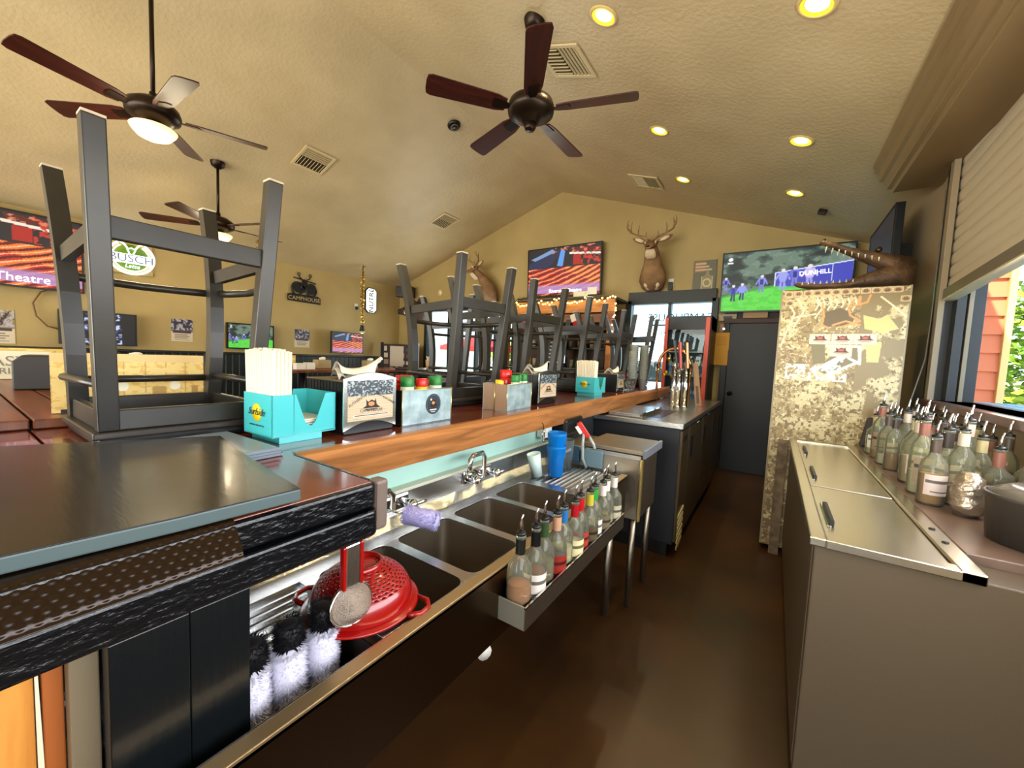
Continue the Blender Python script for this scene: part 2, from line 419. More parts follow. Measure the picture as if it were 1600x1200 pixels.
box('bar_edge', (-.038, WY0 - WY1, -.072), (.022, -.03, -.064), mat('bar edge', (205, 188, 150), .4), sh)
# cornice profile (x, z)
cz = 1.5 + 1.36
cp = [(.49, cz), (.485, 2.845), (.50, 2.82), (.495, 2.80), (.515, 2.785), (.53, 2.75), (.525, 2.735), (.55, 2.725), (.575, 2.69), (.57, 2.675), (.60, 2.668), (.605, 2.645), (.85, 2.645), (.85, 2.9), (.49, 2.9)]
struct(MB().prism(cp, 'y', -2.6, 3.9).build('trim_1', mat('tan moulded cornice', (148, 124, 86), .45, col2=(128, 104, 70), nscale=3, stretch=(1, .2, 1)), bevel=.003, seg=1))
struct(box('trim_5', (XW - .012, 3.7, 1.2), (XW, 3.76, 2.64), jl))

# ================================================================ OUTSIDE
sidm = mat('coral lap siding', (214, 118, 76), .6)
t = thing('porch_wall', 'coral lap-sided porch wall outside the serving window', 'wall', (.95, 4.5, 0))
bd = MB().hexa([(0, 0, 0), (.46, 0, 0), (.46, .05, 0), (0, .05, 0)], [(0, .022, .14), (.46, .022, .14), (.46, .05, .14), (0, .05, .14)]).build('siding_board', sidm, t)
for i in range(1, 20):
    n = bd.copy(); COL.objects.link(n); n.location.z = i * .14
box('corner_post', (.45, -.02, 0), (.49, .12, 2.8), mat('yellow porch post', (224, 190, 120), .5), t, .004)
t = thing('porch_eave', 'cream porch eave beam outside the shutter', 'eave', (1.5, 4.0, 2.0))
box('beam', (-.05, 0, .28), (.9, 1.0, .42), mat('cream eave', (196, 176, 132), .6), t, .01)
box('rafter', (.1, -.1, .18), (.9, .05, .26), mat('tan rafter', (160, 130, 90), .6), t, .01)
box('soffit', (-.1, -.4, .42), (1.4, 1.2, .47), mat('tan rafter'), t, .005)
decm = mat('pale blue bar plank', (140, 196, 214), .4)
t = thing('outdoor_bar_top', 'pale blue slatted outdoor bar ledge below the serving window', 'bar ledge', (1.02, 0, 1.16))
pl = box('plank', (0, -1.2, 0), (.085, 3.9, .03), decm, t, .004)
for i in range(1, 9):
    n = pl.copy(); COL.objects.link(n); n.location.x = i * .095
for yy in (-.8, 1.2, 3.4): box('bracket', (0, yy, -.06), (.84, yy + .06, 0), sidm, t)
struct(box('ground_outside', (-14, YF + .2, -.3), (16, 26, -.16), mat('pale paving', (196, 188, 170), .8, col2=(176, 170, 150), nscale=1)))
struct(box('trim_6', (XW + .3, -8, -.3), (16, YF + .2, -.17), mat('pale paving')))

leafm = mat('yellow green foliage', (156, 176, 52), .6, col2=(92, 130, 34), nscale=3)
def tree(name, label, loc, h, r, m, n=900, cat='tree', seed=1, zmin=.3, trunk=True, ls=.13):
    rng = random.Random(seed); t = thing(name, label, cat, loc)
    if trunk: MB().tube([(0, 0, 0), (.05, .02, h * .3), (0, .05, h * .6)], [.09, .07, .03]).build('trunk', mat('bark', (92, 72, 50), .8), t)
    b = MB()
    for i in range(n):
        a, c = rng.uniform(0, 2 * PI), rng.uniform(-1, 1); q = rng.uniform(.55, 1) ** .5
        p = Vector((math.cos(a) * math.sqrt(1 - c * c) * r * q, math.sin(a) * math.sqrt(1 - c * c) * r * q, zmin + (h - zmin) * (.5 + .5 * c * q)))
        d = Vector((rng.uniform(-1, 1), rng.uniform(-1, 1), rng.uniform(-.6, .6))).normalized(); e = d.cross(Vector((rng.uniform(-1, 1), rng.uniform(-1, 1), 1))).normalized()
        L, W = rng.uniform(.7, 1.3) * ls, ls * .45
        b.add([p, p + d * L * .5 + e * W, p + d * L, p + d * L * .5 - e * W], [(0, 1, 2, 3)])
    f = b.build('foliage', m, t); f['kind'] = 'stuff'
    return t
tree('garden_tree', 'sunlit yellow green tree beyond the coral porch wall', (4.6, 10.5, -.2), 3.6, 1.9, leafm, 5200, seed=3, ls=.16)
tree('garden_shrub', 'green shrub seen through the far window beside the red umbrella', (-4.2, 10.0, -.2), 1.9, 1.0, mat('deep green foliage', (86, 128, 52), .6, col2=(50, 92, 36), nscale=3), 2200, 'shrub', 5, .0, False)
tree('garden_hedge', 'long pale green hedge beyond the far window', (-7.8, 14, -.2), 2.6, 2.2, leafm, 2600, 'hedge', 8, .0, False, .2)
# red patio umbrella
t = thing('patio_umbrella', 'red patio umbrella beyond the far window', 'umbrella', (-7.6, 9.5, -.16))
MB().tube([(0, 0, 0), (0, 0, 2.1)], .025).build('pole', WHITEP, t)
can = MB()
for i in range(8):
    a, c = i * PI / 4, (i + 1) * PI / 4
    can.add([(0, 0, 2.15), (1.2 * math.cos(a), 1.2 * math.sin(a), 1.75), (1.2 * math.cos(c), 1.2 * math.sin(c), 1.75), (1.2 * math.cos(c), 1.2 * math.sin(c), 1.62), (1.2 * math.cos(a), 1.2 * math.sin(a), 1.62)], [(0, 1, 2), (1, 4, 3, 2)])
can.build('canopy', mat('red canvas', (210, 40, 34), .7), t)
t = thing('parked_truck', 'white pickup truck parked beyond the far windows', 'truck', (-3.2, 12.5, -.16))
tw = mat('white car paint', (235, 235, 230), .25, coat=.5)
MB().box((-2.4, -.9, .35), (2.4, .9, .95)).build('body', tw, t, bevel=.08)
MB().hexa([(-1.0, -.85, .95), (1.0, -.85, .95), (1.0, .85, .95), (-1.0, .85, .95)], [(-.7, -.75, 1.55), (.7, -.75, 1.55), (.7, .75, 1.55), (-.7, .75, 1.55)]).build('cab', mat('dark car glass', (40, 46, 50), .1), t, bevel=.05)
for x in (-1.5, 1.5):
    for yy in (-.92, .72):
        MB().lathe([(0, 0), (.36, 0), (.38, .05), (.38, .15), (.36, .2), (0, .2)], 20).xf(Matrix.Translation((x, yy + .2, .38)) @ Matrix.Rotation(PI / 2, 4, 'X')).build('wheel', BLACK, t)
# ================================================================ THE BAR
BT = 1.072
oak = mat('honey oak edge', (178, 116, 62), .35, col2=(136, 86, 44), nscale=5, stretch=(6, .5, 6), wood=True, bump=.05, bscale=30, bstretch=(5, .6, 5))
barred = mat('red brown lacquered wood', (122, 58, 34), .16, col2=(92, 40, 24), nscale=3, stretch=(.4, 5, 1), wood=True, coat=.5)
blkw = mat('glossy black painted wood', (8, 11, 15), .22, coat=.35, spec=.35, bump=.6, bscale=26, bstretch=(3, 1.3, 3))
mint = mat('mint painted panel', (176, 214, 198), .5, col2=(160, 200, 186), nscale=2)
bar = thing('bar_counter', 'long L-shaped bar counter with red brown top and black painted front end', 'bar', (-1.06, .53, 0)); of = bar.location
box('bar_top', (-1.95, .53, BT - .04), (-1.045, 4.94, BT), barred, bar, .004, of)
b = MB().prism([(-1.06, BT - .105), (-1.028, BT - .105), (-1.024, BT - .02), (-1.034, BT - .004), (-1.05, BT + .0015), (-1.078, BT + .001), (-1.078, BT - .03), (-1.06, BT - .03)], 'y', .545, 4.94)
b.build('oak_edge', oak, bar, of, .002)
box('mint_panel', (-1.135, .5, .86), (-1.115, 2.05, BT - .04), mint, bar, 0, of)
box('service_panel', (-1.135, .5, .05), (-1.118, 4.9, .86), mat('dark service panel', (40, 44, 44), .5), bar, 0, of)
box('service_panel', (-1.135, 2.05, .86), (-1.118, 4.9, BT - .04), mat('dark service panel'), bar, 0, of)
box('customer_panel', (-1.6, .5, 0), (-1.58, 4.9, BT - .04), wain, bar, 0, of)
box('end_panel', (-1.6, 4.88, 0), (-1.118, 4.9, BT - .04), wain, bar, 0, of)
# near wide section
nb = mat('red brown end boards', (140, 70, 44), .2, col2=(112, 52, 32), nscale=3, stretch=(.5, 5, 1), wood=True, coat=.4)
for y0, y1 in ((-.95, -.235), (-.23, .163), (.168, .535)):
    box('top_board', (-1.86, y0, BT - .04), (-.715, y1, BT + .001), nb, bar, .003, of)
# black inner fascia: bead board above, broad board below, rounded end
def rounded(b, x, r, z0, z1, y1, y0=-.95, depth=.04):
    pts = [(x, y0)] + [(x - r + r * math.cos(a), y1 - r + r * math.sin(a)) for a in [math.radians(10 * i) for i in range(10)]] + [(x - r - .25, y1), (x - r - .25, y1 - .04), (x - depth, y1 - .04), (x - depth, y0)]
    b.prism(pts, 'z', z0, z1); return b
rounded(MB(), -.70, .02, BT - .052, BT - .001, .542).build('fascia_bead', blkw, bar, of, .006)
rounded(MB(), -.690, .02, BT - .112, BT - .056, .540).build('fascia_board', blkw, bar, of, .005)
box('end_cap', (-.74, .540, BT - .112), (-.703, .572, BT + .002), mat('worn grey brown end', (112, 96, 86), .45), bar, .008, of)
box('end_cap', (-1.06, .538, BT - .10), (-.735, .546, BT), blkw, bar, .002, of)
box('underside', (-1.86, -.95, BT - .112), (-.74, .53, BT - .045), blkw, bar, 0, of)
# column
blkp = mat('satin black painted panel', (13, 17, 19), .3, coat=.15, spec=.4, bump=.25, bscale=14, bstretch=(6, 6, .6))
for y0, y1, dx in ((.118, .2045, 0), (.2055, .286, .0015)):
    box('post_board', (-.72, y0, 0), (-.694 - dx, y1, BT - .113), blkp, bar, .0015, of)
box('post_side', (-1.0, .27, 0), (-.72, .286, BT - .113), blkw, bar, .003, of)
box('post_side', (-1.0, .118, 0), (-.72, .134, BT - .113), blkw, bar, .003, of)
# open cabinet bay under the near end
cb = thing('bar_end_cabinet', 'pine and laminate cabinet bay under the black near bar end', 'cabinet', (-.74, .03, 0)); of = cb.location
box('grey_panel', (-.76, .088, 0), (-.73, .116, .955), mat('grey laminate panel', (122, 108, 84), .45), cb, .002, of)
box('brown_panel', (-.9, .068, 0), (-.758, .087, .955), mat('orange brown board', (176, 98, 44), .5), cb, .002, of)
MB().hexa([(-.80, .062, 0), (-.752, .062, 0), (-.752, .082, 0), (-.80, .082, 0)], [(-.80, .062, .955), (-.752, .062, .955), (-.752, .0645, .955), (-.80, .0645, .955)]).build('white_trim', mat('cream trim', (232, 224, 190), .5), cb, of)
box('pine_plank', (-.78, -.6, 0), (-.750, .061, .955), mat('yellow pine', (222, 150, 66), .45, col2=(178, 104, 34), nscale=4, stretch=(4, 4, .5), wood=True), cb, .003, of)
MB().ball((-.750, .078, .945), .009).build('knob', CHROME, cb, of)

# slab on the bar end
slabm = mat('black brown glossy slab', (34, 27, 15), .24, coat=.1, spec=.35, bump=.04, bscale=12, bstretch=(1, 8, 1))
b = MB(); P0 = [(-1.95, -.9), (-.745, -.9), (-.728, .04), (-.71, .2), (-.700, .372), (-.9, .395), (-1.1, .42), (-1.271, .45), (-1.456, .10), (-1.6, -.2)]
b.prism(P0, 'z', BT + .008, BT + .03)
t = thing('counter_slab', 'large glossy black brown slab lying over the near bar end', 'board', (-1.1, 0, BT + .008))
b.build('slab_body', mat('grey teal slab edge', (78, 92, 92), .4), t, t.location, .003)
MB().prism([(x * .9985 - .0015, y) for x, y in P0], 'z', BT + .029, BT + .0312).build('slab_top', slabm, t, t.location, .001)
tag(box('rubber_strip', (-1.5, -.9, BT + .0015), (-.78, .2, BT + .008), BLACK), 'black rubber strip under the large glossy slab', 'mat')
# embossed cover curling over the front edge
nu, nv = 300, 84; b = MB(); vs = []
prof = [(-.79, BT + .004), (-.72, BT + .006), (-.711, BT + .005), (-.706, BT + .001), (-.675, BT - .036), (-.672, BT - .043), (-.668, BT - .046), (-.674, BT - .049)]
pp = [Vector((x, 0, z)) for x, z in prof]; seg = [0]
for a, c in zip(pp, pp[1:]): seg.append(seg[-1] + (c - a).length)
def along(t):
    s_ = t * seg[-1]
    for i in range(len(pp) - 1):
        if s_ <= seg[i + 1] + 1e-9:
            k = (s_ - seg[i]) / (seg[i + 1] - seg[i]); d = (pp[i + 1] - pp[i]).normalized(); return pp[i].lerp(pp[i + 1], k), Vector((-d.z, 0, d.x)) * (1 if True else 1)
    return pp[-1], Vector((1, 0, 0))
for j in range(nv):
    for i in range(nu):
        y_ = -.12 + .388 * i / (nu - 1); t = j / (nv - 1); p, n = along(t)
        s_ = t * seg[-1]; gy, gs = y_ / .0135, s_ / .0105; row = round(gs)
        dy = gy - round(gy - .5 * (row % 2)) - .5 * (row % 2); ds = gs - row
        dd = math.hypot(dy, ds); h = .0012 * max(0, 1 - (dd / .34) ** 2) if .5 < t < .93 else 0
        if n.x + n.z < 0: n = -n
        vs.append((p.x + n.x * h, y_, p.z + n.z * h))
b.add(vs, [(j * nu + i, j * nu + i + 1, (j + 1) * nu + i + 1, (j + 1) * nu + i) for j in range(nv - 1) for i in range(nu - 1)], True)
cv = b.build('embossed_cover', mat('bronze brown embossed sheet', (36, 22, 9), .24, .4))
sm = cv.modifiers.new('solid', 'SOLIDIFY'); sm.thickness = .0015; sm.offset = -1
tag(cv, 'dimpled bronze brown sheet curling over the black bar edge', 'cover')
# stack of slate coasters / boards
sm_ = mat('blue grey board', (116, 128, 138), .3)
for i in range(3):
    o = MB().box((-.15, -.075, 0), (.15, .075, .0085)).build('serving_board', sm_, None, None, .0015, 1)
    o.location = (-1.2 + .006 * i, .43 - .005 * i, BT + .002 + .009 * i); o.rotation_euler = (0, 0, .06 - .02 * i)
    tag(o, ('bottom', 'middle', 'top')[i] + ' blue grey board of the stack beside the teal straw caddy', 'board', 'grey boards stacked on the bar')

# raised plank table beyond
tb = thing('plank_table', 'red brown plank table butting against the far side of the bar end', 'table', (-3.3, 0, 0)); of = tb.location
pt = mat('brown table plank', (134, 78, 44), .3, col2=(100, 52, 30), nscale=3, stretch=(.5, 5, 1), wood=True)
for i in range(-8, 4):
    y0 = .17 + .105 * i
    box('plank', (-4.7, y0 + .003, 1.075), (-1.85 - .004 * (i % 3), y0 + .102, 1.105), pt, tb, .004, of)
for x in (-4.5, -3.2, -2.0):
    for yy in (-.55, .4): box('leg', (x - .04, yy - .04, 0), (x + .04, yy + .04, 1.075), BLACKM, tb, .004, of)
box('apron', (-4.55, -.6, .98), (-1.95, .44, 1.075), BLACKM, tb, 0, of)

# ================================================================ SINK
sk = thing('four_compartment_sink', 'stainless four-compartment bar sink with ribbed drainboards under the bar', 'sink', (-.85, 1.1, 0)); of = sk.location
SX0, SX1, SY0, SY1, SZ = -1.075, -.612, .1, 2.06, .75
B = [(.56, .79), (.825, 1.06), (1.095, 1.33), (1.365, 1.60)]; BX0, BX1 = -.985, -.648
def rrect(x0, x1, y0, y1, r, n=5):
    p = []
    for cx, cy, a0 in ((x1 - r, y1 - r, 0), (x0 + r, y1 - r, 90), (x0 + r, y0 + r, 180), (x1 - r, y0 + r, 270)):
        for i in range(n + 1):
            a = math.radians(a0 + 90 * i / n); p.append((cx + r * math.cos(a), cy + r * math.sin(a)))
    return p
b = MB()
b.box((SX0, SY0, SZ - .012), (BX0, SY1, SZ)); b.box((BX1, SY0, SZ - .012), (SX1, SY1, SZ))
yy = [B[0][0]]; edges = [SY0 + .42] + [v for p in B for v in p] + [SY1]
b.box((BX0, B[3][1], SZ - .012), (BX1, 1.66, SZ)); b.box((BX0, .52, SZ - .012), (BX1, B[0][0], SZ))
for (a0, a1), (b0, b1) in zip(B, B[1:]): b.box((BX0, a1, SZ - .012), (BX1, b0, SZ))
for y0, y1 in B:   # corner fillets of each opening
    rr = .035
    for cx, cy, sx, sy in ((BX0, y0, 1, 1), (BX1, y0, -1, 1), (BX1, y1, -1, -1), (BX0, y1, 1, -1)):
        poly = [(cx, cy)] + [(cx + sx * (rr - rr * math.sin(t)), cy + sy * (rr - rr * math.cos(t))) for t in [math.radians(15 * i) for i in range(7)]]
        b.prism(poly, 'z', SZ - .012, SZ - .0003)
b.build('deck', STEEL, sk, of, .003, 2)
for y0, y1 in B:
    b = MB(); top = rrect(BX0, BX1, y0, y1, .035); bot = rrect(BX0 + .02, BX1 - .02, y0 + .02, y1 - .02, .03); n = len(top)
    vs = [(x, y, SZ - .006) for x, y in top] + [(x + (.008 if x < -.8 else -.008), y, SZ - .2) for x, y in rrect(BX0, BX1, y0 + .006, y1 - .006, .035)] + [(x, y, SZ - .245) for x, y in bot]
    b.add(vs, [(i, (i + 1) % n, (i + 1) % n + n, i + n) for i in range(n)] + [(n + i, n + (i + 1) % n, (i + 1) % n + 2 * n, i + 2 * n) for i in range(n)], True)
    b.add([(x, y, SZ - .245) for x, y in bot], [tuple(range(n))])
    bo = b.build('basin', STEELD, sk, of)
    MB().lathe([(0, .001), (.02, .001), (.028, .004), (.032, .001)], 18, ((BX0 + BX1) / 2 - of[0], (y0 + y1) / 2 - of[1], SZ - .245)).build('drain', CHROME, bo)
# drainboards, ribs run across
for y0, y1, bx1 in ((SY0, .52, -.81), (1.66, SY1, BX1)):
    b = MB(); b.box((BX0, y0, SZ - .02), (bx1, y1, SZ - .012)); n = int((bx1 - BX0) / .028)
    for i in range(n):
        x = BX0 + .02 + i * .028; b.prism([(x, SZ - .012), (x + .004, SZ - .004), (x + .010, SZ - .004), (x + .014, SZ - .012)], 'y', y0 + .01, y1 - .01)
    b.build('drainboard', STEEL, sk, of, 0)
box('dump_tray', (-.81, SY0, SZ - .14), (BX1, .50, SZ - .13), mat('dark tray', (30, 22, 18), .4), sk, 0, of)
box('dump_tray_wall', (-.815, SY0, SZ - .14), (-.81, .50, SZ - .012), mat('dark tray'), sk, 0, of)
box('dump_tray_wall', (-.81, .50, SZ - .14), (BX1, .505, SZ - .012), mat('dark tray'), sk, 0, of)
box('front_rim', (SX1 - .028, SY0, SZ - .002), (SX1 + .004, SY1, SZ + .005), mat('warm brushed rim', (204, 178, 136), .35, .9, bump=.05, bscale=50, bstretch=(8, 1, 1)), sk, .0015, of)
box('front_apron', (SX1 - .006, SY0, .535), (SX1, SY1, SZ), mat('dark reflective apron', (92, 74, 54), .3, 1), sk, .002, of)
box('back_splash', (SX0 - .012, SY0, SZ), (SX0, SY1, .862), STEEL, sk, .002, of)
box('splash_cap', (SX0 - .04, SY0, .856), (SX0 + .004, SY1, .868), mat('pale cap strip', (196, 198, 176), .4), sk, .002, of)
b = MB(); b.prism([(SX0, SZ), (SX0 + .03, SZ), (SX0, SZ + .03)], 'y', SY0, SY1); b.build('cove', STEEL, sk, of)
for x in (-1.03, -.66):
    for y in (.45, 1.98): MB().tube([(x, y, 0), (x, y, .5)], .02).build('leg', STEELD, sk, of)
for x in (-.66, ): pass
b = MB().tube([(-.82, .96, .51), (-.80, .95, .50), (-.70, .90, .50), (-.63, .865, .505)], .022); b.build('waste_pipe', WHITEP, sk, of)
b = MB().tube([(-.9, .68, .5), (-.9, .68, .30), (-.9, 1.9, .28)], .022); b.build('waste_pipe', BLACK, sk, of)

def faucet(y, lab, lift):
    t = thing('faucet', lab, 'faucet', (-1.0, y, SZ))
    box('back_plate', (-.07, -.085, .035), (-.055, .085, .085), CHROME, t, .008)
    MB().tube([(-.06, -.06, .06), (-.02, -.06, .06), (-.02, -.06, .05)], .014).build('valve', CHROME, t)
    MB().tube([(-.06, .06, .06), (-.02, .06, .06), (-.02, .06, .05)], .014).build('valve', CHROME, t)
    for s in (-1, 1):
        h = MB().ball((-.015, s * .06, .06), .017).tube([(-.015, s * .06, .06), (.0, s * .1, .066)], .006)
        h.build('handle', CHROME, t)
    t.scale = (1.2, 1.2, 1.25)
    MB().tube([(-.055, 0, .055), (-.03, 0, .06), (-.03, 0, .13 + lift), (-.025, -.02, .148 + lift), (-.01, -.09, .152 + lift), (-.005, -.11, .142 + lift), (-.005, -.115, .1 + lift)], .0085).build('spout', CHROME, t)
    MB().lathe([(.011, 0), (.011, .02)], 12, (-.005, -.115, .085 + lift)).build('aerator', CHROME, t)
    return t
faucet(1.36, 'chrome two-handled faucet behind the third and fourth sink basins', 0)
faucet(.86, 'chrome faucet behind the near basins with a fluffy brush hanging on it', -.03)

def fuzzy(b, a, c, r, n, L, rng, taper=1):
    a = Vector(a); c = Vector(c); ax = (c - a).normalized(); u = ax.orthogonal().normalized(); v = ax.cross(u)
    for i in range(n):
        t = rng.random(); th = rng.uniform(0, 2 * PI); rd = (u * math.cos(th) + v * math.sin(th)); base = a.lerp(c, t) + rd * r * .8
        d = (rd + ax * rng.uniform(-.6, .6)).normalized() * L * rng.uniform(.6, 1.2); w_ = rd.cross(ax) * .0022
        b.add([base - w_, base + w_, base + d], [(0, 1, 2)])
    b.tube([a, a.lerp(c, .08), a.lerp(c, .9), c], [r * .5, r, r, r * .5], 12)
def brush(name, lab, loc, rot, white, black, grp=None, sc_=1.0, seed=1, head=True):
    t = thing(name, lab, 'brush', loc, 0, grp, rot); rng = random.Random(seed)
    b = MB(); fuzzy(b, (0, 0, .0), (0, 0, .10 * sc_), .029, 2000, .012, rng); o = b.build('bristles', white, t); o['kind'] = 'stuff'
    if head:
        b = MB(); fuzzy(b, (0, 0, .105 * sc_), (0, 0, .145 * sc_), .024, 900, .012, rng); o = b.build('bristle_tip', black, t); o['kind'] = 'stuff'
    return t
wb = mat('white nylon bristle', (226, 224, 238), .6); kb = mat('black nylon bristle', (10, 9, 14), .6)
lav = mat('lavender bristle', (186, 182, 226), .6)
base = thing('glass_washer', 'black base of the upright glass washing brushes in the near sink', 'glass washer', (-.735, .375, .622))
box('base_plate', (-.055, -.12, 0), (.055, .12, .03), BLACK, base, .008)
MB().lathe([(0, 0), (.012, 0), (.012, .012), (0, .014)], 12, (.03, .1, .03)).build('red_button', mat('red plastic', (200, 52, 40), .4), base)
for i, (x, y) in enumerate(((-.742, .305), (-.742, .372), (-.742, .442))):
    t = brush('washer_brush', ('nearest', 'middle', 'farthest')[i] + ' upright white glass-washing brush with black tip beside the colander', (x, y, .662), (0, 0, 0), wb, kb, 'glass washer brushes', 1.15, i + 2)
t = brush('bottle_brush', 'lavender fluffy bottle brush laid across the near faucet', (-.955, .84, .838), (math.radians(4), math.radians(97), math.radians(30)), lav, kb, None, 1.15, 9, False)
MB().tube([(0, 0, 0), (0, 0, -.06)], .004).build('handle', CHROME, t)

# red colander upside down
t = thing('colander', 'red plastic colander turned upside down on the near drainboard', 'colander', (-.785, .565, .757), .5)
redp = mat('glossy red plastic', (150, 12, 10), .22, coat=.4)
R0, H0 = .118, .088
def cprof(u): return R0 * math.sin(u) ** .9 if u > 0 else 0.0, H0 * math.cos(u)
# slotted bowl: faces removed where the slots are
nu_, nv_ = 144, 60; vs = []; fs = []
for j in range(nv_ + 1):
    u = .02 + (PI / 2 - .02) * j / nv_; r, z = cprof(u)
    for i in range(nu_): vs.append((r * math.cos(2 * PI * i / nu_), r * math.sin(2 * PI * i / nu_), z + .006))
for j in range(nv_):
    for i in range(nu_):
        row = j - 8
        if 0 <= row < 32 and row % 3 == 0 and ((i + (row // 3) * 2) % (4 if row > 12 else 8)) < (2 if row > 12 else 4): continue
        fs.append((j * nu_ + i, j * nu_ + (i + 1) % nu_, (j + 1) * nu_ + (i + 1) % nu_, (j + 1) * nu_ + i))
b = MB().add(vs, fs, True); bw = b.build('bowl', redp, t); s_ = bw.modifiers.new('solid', 'SOLIDIFY'); s_.thickness = .002
MB().lathe([(.116, .006), (.13, .004), (.134, 0), (.130, -.003), (.116, .002)], 60, cap=False).build('rim', redp, t)
MB().lathe([(.045, H0 - .002), (.045, H0 + .012), (.041, H0 + .012), (.041, H0 - .002)], 40, cap=False).build('foot_ring', redp, t)
for s in (-1, 1):
    MB().tube([(s * .128, -.035, 0), (s * .155, -.025, 0), (s * .165, 0, 0), (s * .155, .025, 0), (s * .128, .035, 0)], .006).build('handle', redp, t)
# strainer hanging from the fascia
t = thing('hand_strainer', 'conical mesh strainer with twin red-edged steel handle hanging over the colander', 'strainer', (-.700, .479, .828), 0, None, (0, 0, math.radians(0))); t.scale = (1.25, 1.25, 1.1)
mesh = mat('fine steel mesh', (176, 160, 146), .4, .8, bump=.6, bscale=500)
MB().lathe([(0, .034), (.012, .032), (.026, .018), (.036, 0)], 28, cap=False).xf(Matrix.Rotation(math.radians(78), 4, 'Y')).build('mesh_cone', mesh, t)
MB().tube([(.037 * math.cos(a), .037 * math.sin(a), 0) for a in [2 * PI * i / 28 for i in range(29)]], .0028).xf(Matrix.Rotation(math.radians(78), 4, 'Y')).build('ring', CHROME, t)
box('handle_plate', (-.004, -.014, .035), (.004, .014, .118), STEEL, t, .003)
for s in (-1, 1): MB().box((-.006, s * .016 - .003, .034), (.006, s * .016 + .003, .118)).build('handle_edge', mat('glossy red plastic'), t, bevel=.002)

# blue jug stack, cups
blue = mat('blue clear acrylic', (14, 128, 220), .12, trans=.35, ior=1.3)
t = thing('blue_pitcher', 'tall blue acrylic pitcher with a second one nested on it on the drainboard', 'pitcher', (-.90, 1.79, SZ))
def jug(z, s=1.0):
    return MB().lathe([(.0, z + .004), (.036 * s, z), (.040 * s, z + .01), (.044 * s, z + .10), (.052 * s, z + .15), (.052 * s, z + .165), (.049 * s, z + .165), (.041 * s, z + .1), (.036 * s, z + .012), (0, z + .01)], 8, cap=False)
jug(0).build('pitcher_body', blue, t); jug(.065, 1.0).build('nested_pitcher', blue, t)
t = thing('white_cup', 'white plastic cup leaning beside the blue pitcher', 'cup', (-.975, 1.735, SZ), 0, None, (math.radians(10), math.radians(-8), 0))
MB().lathe([(0, .002), (.026, 0), (.036, .12), (.034, .12), (.025, .004), (0, .004)], 20).build('cup_body', mat('pale white plastic', (206, 226, 220), .4), t)
t = thing('clear_pitcher', 'clear plastic pitcher behind the blue one', 'pitcher', (-.92, 1.93, SZ))
MB().lathe([(0, .004), (.04, 0), (.05, .17), (.047, .17), (.038, .006), (0, .006)], 20).build('pitcher_body', mat('clear acrylic', (210, 232, 240), .08, trans=.9, ior=1.3), t)
t = thing('mint_panel_sticker', 'small price sticker stuck on the mint panel below the oak edge', 'sticker', (-1.114, 1.32, .965))
box('sticker_sheet', (0, -.02, -.014), (.001, .02, .014), mat('cream sticker', (208, 204, 160), .5), t)
box('print_line', (.001, -.012, -.004), (.0015, .012, .003), BLACK, t)

# ================================================================ SPEED RAIL AND BOTTLES
rl = thing('speed_rail', 'stainless speed rail full of pour bottles hanging on the sink front', 'rail', (-.565, .9, .6)); of = rl.location
rlm = STEELD
box('end_plate', (-.612, .895, .60), (-.522, .9, .668), mat('end plate steel', (186, 182, 164), .4, .8), rl, .001, of)
box('front_plate', (-.524, .895, .60), (-.52, 1.75, .665), rlm, rl, .001, of)
box('front_lip', (-.5245, .895, .663), (-.5185, 1.75, .668), CHROME, rl, 0, of)
box('shelf', (-.612, .9, .60), (-.522, 1.75, .604), rlm, rl, 0, of)
box('end_plate', (-.612, 1.746, .60), (-.522, 1.75, .668), rlm, rl, 0, of)

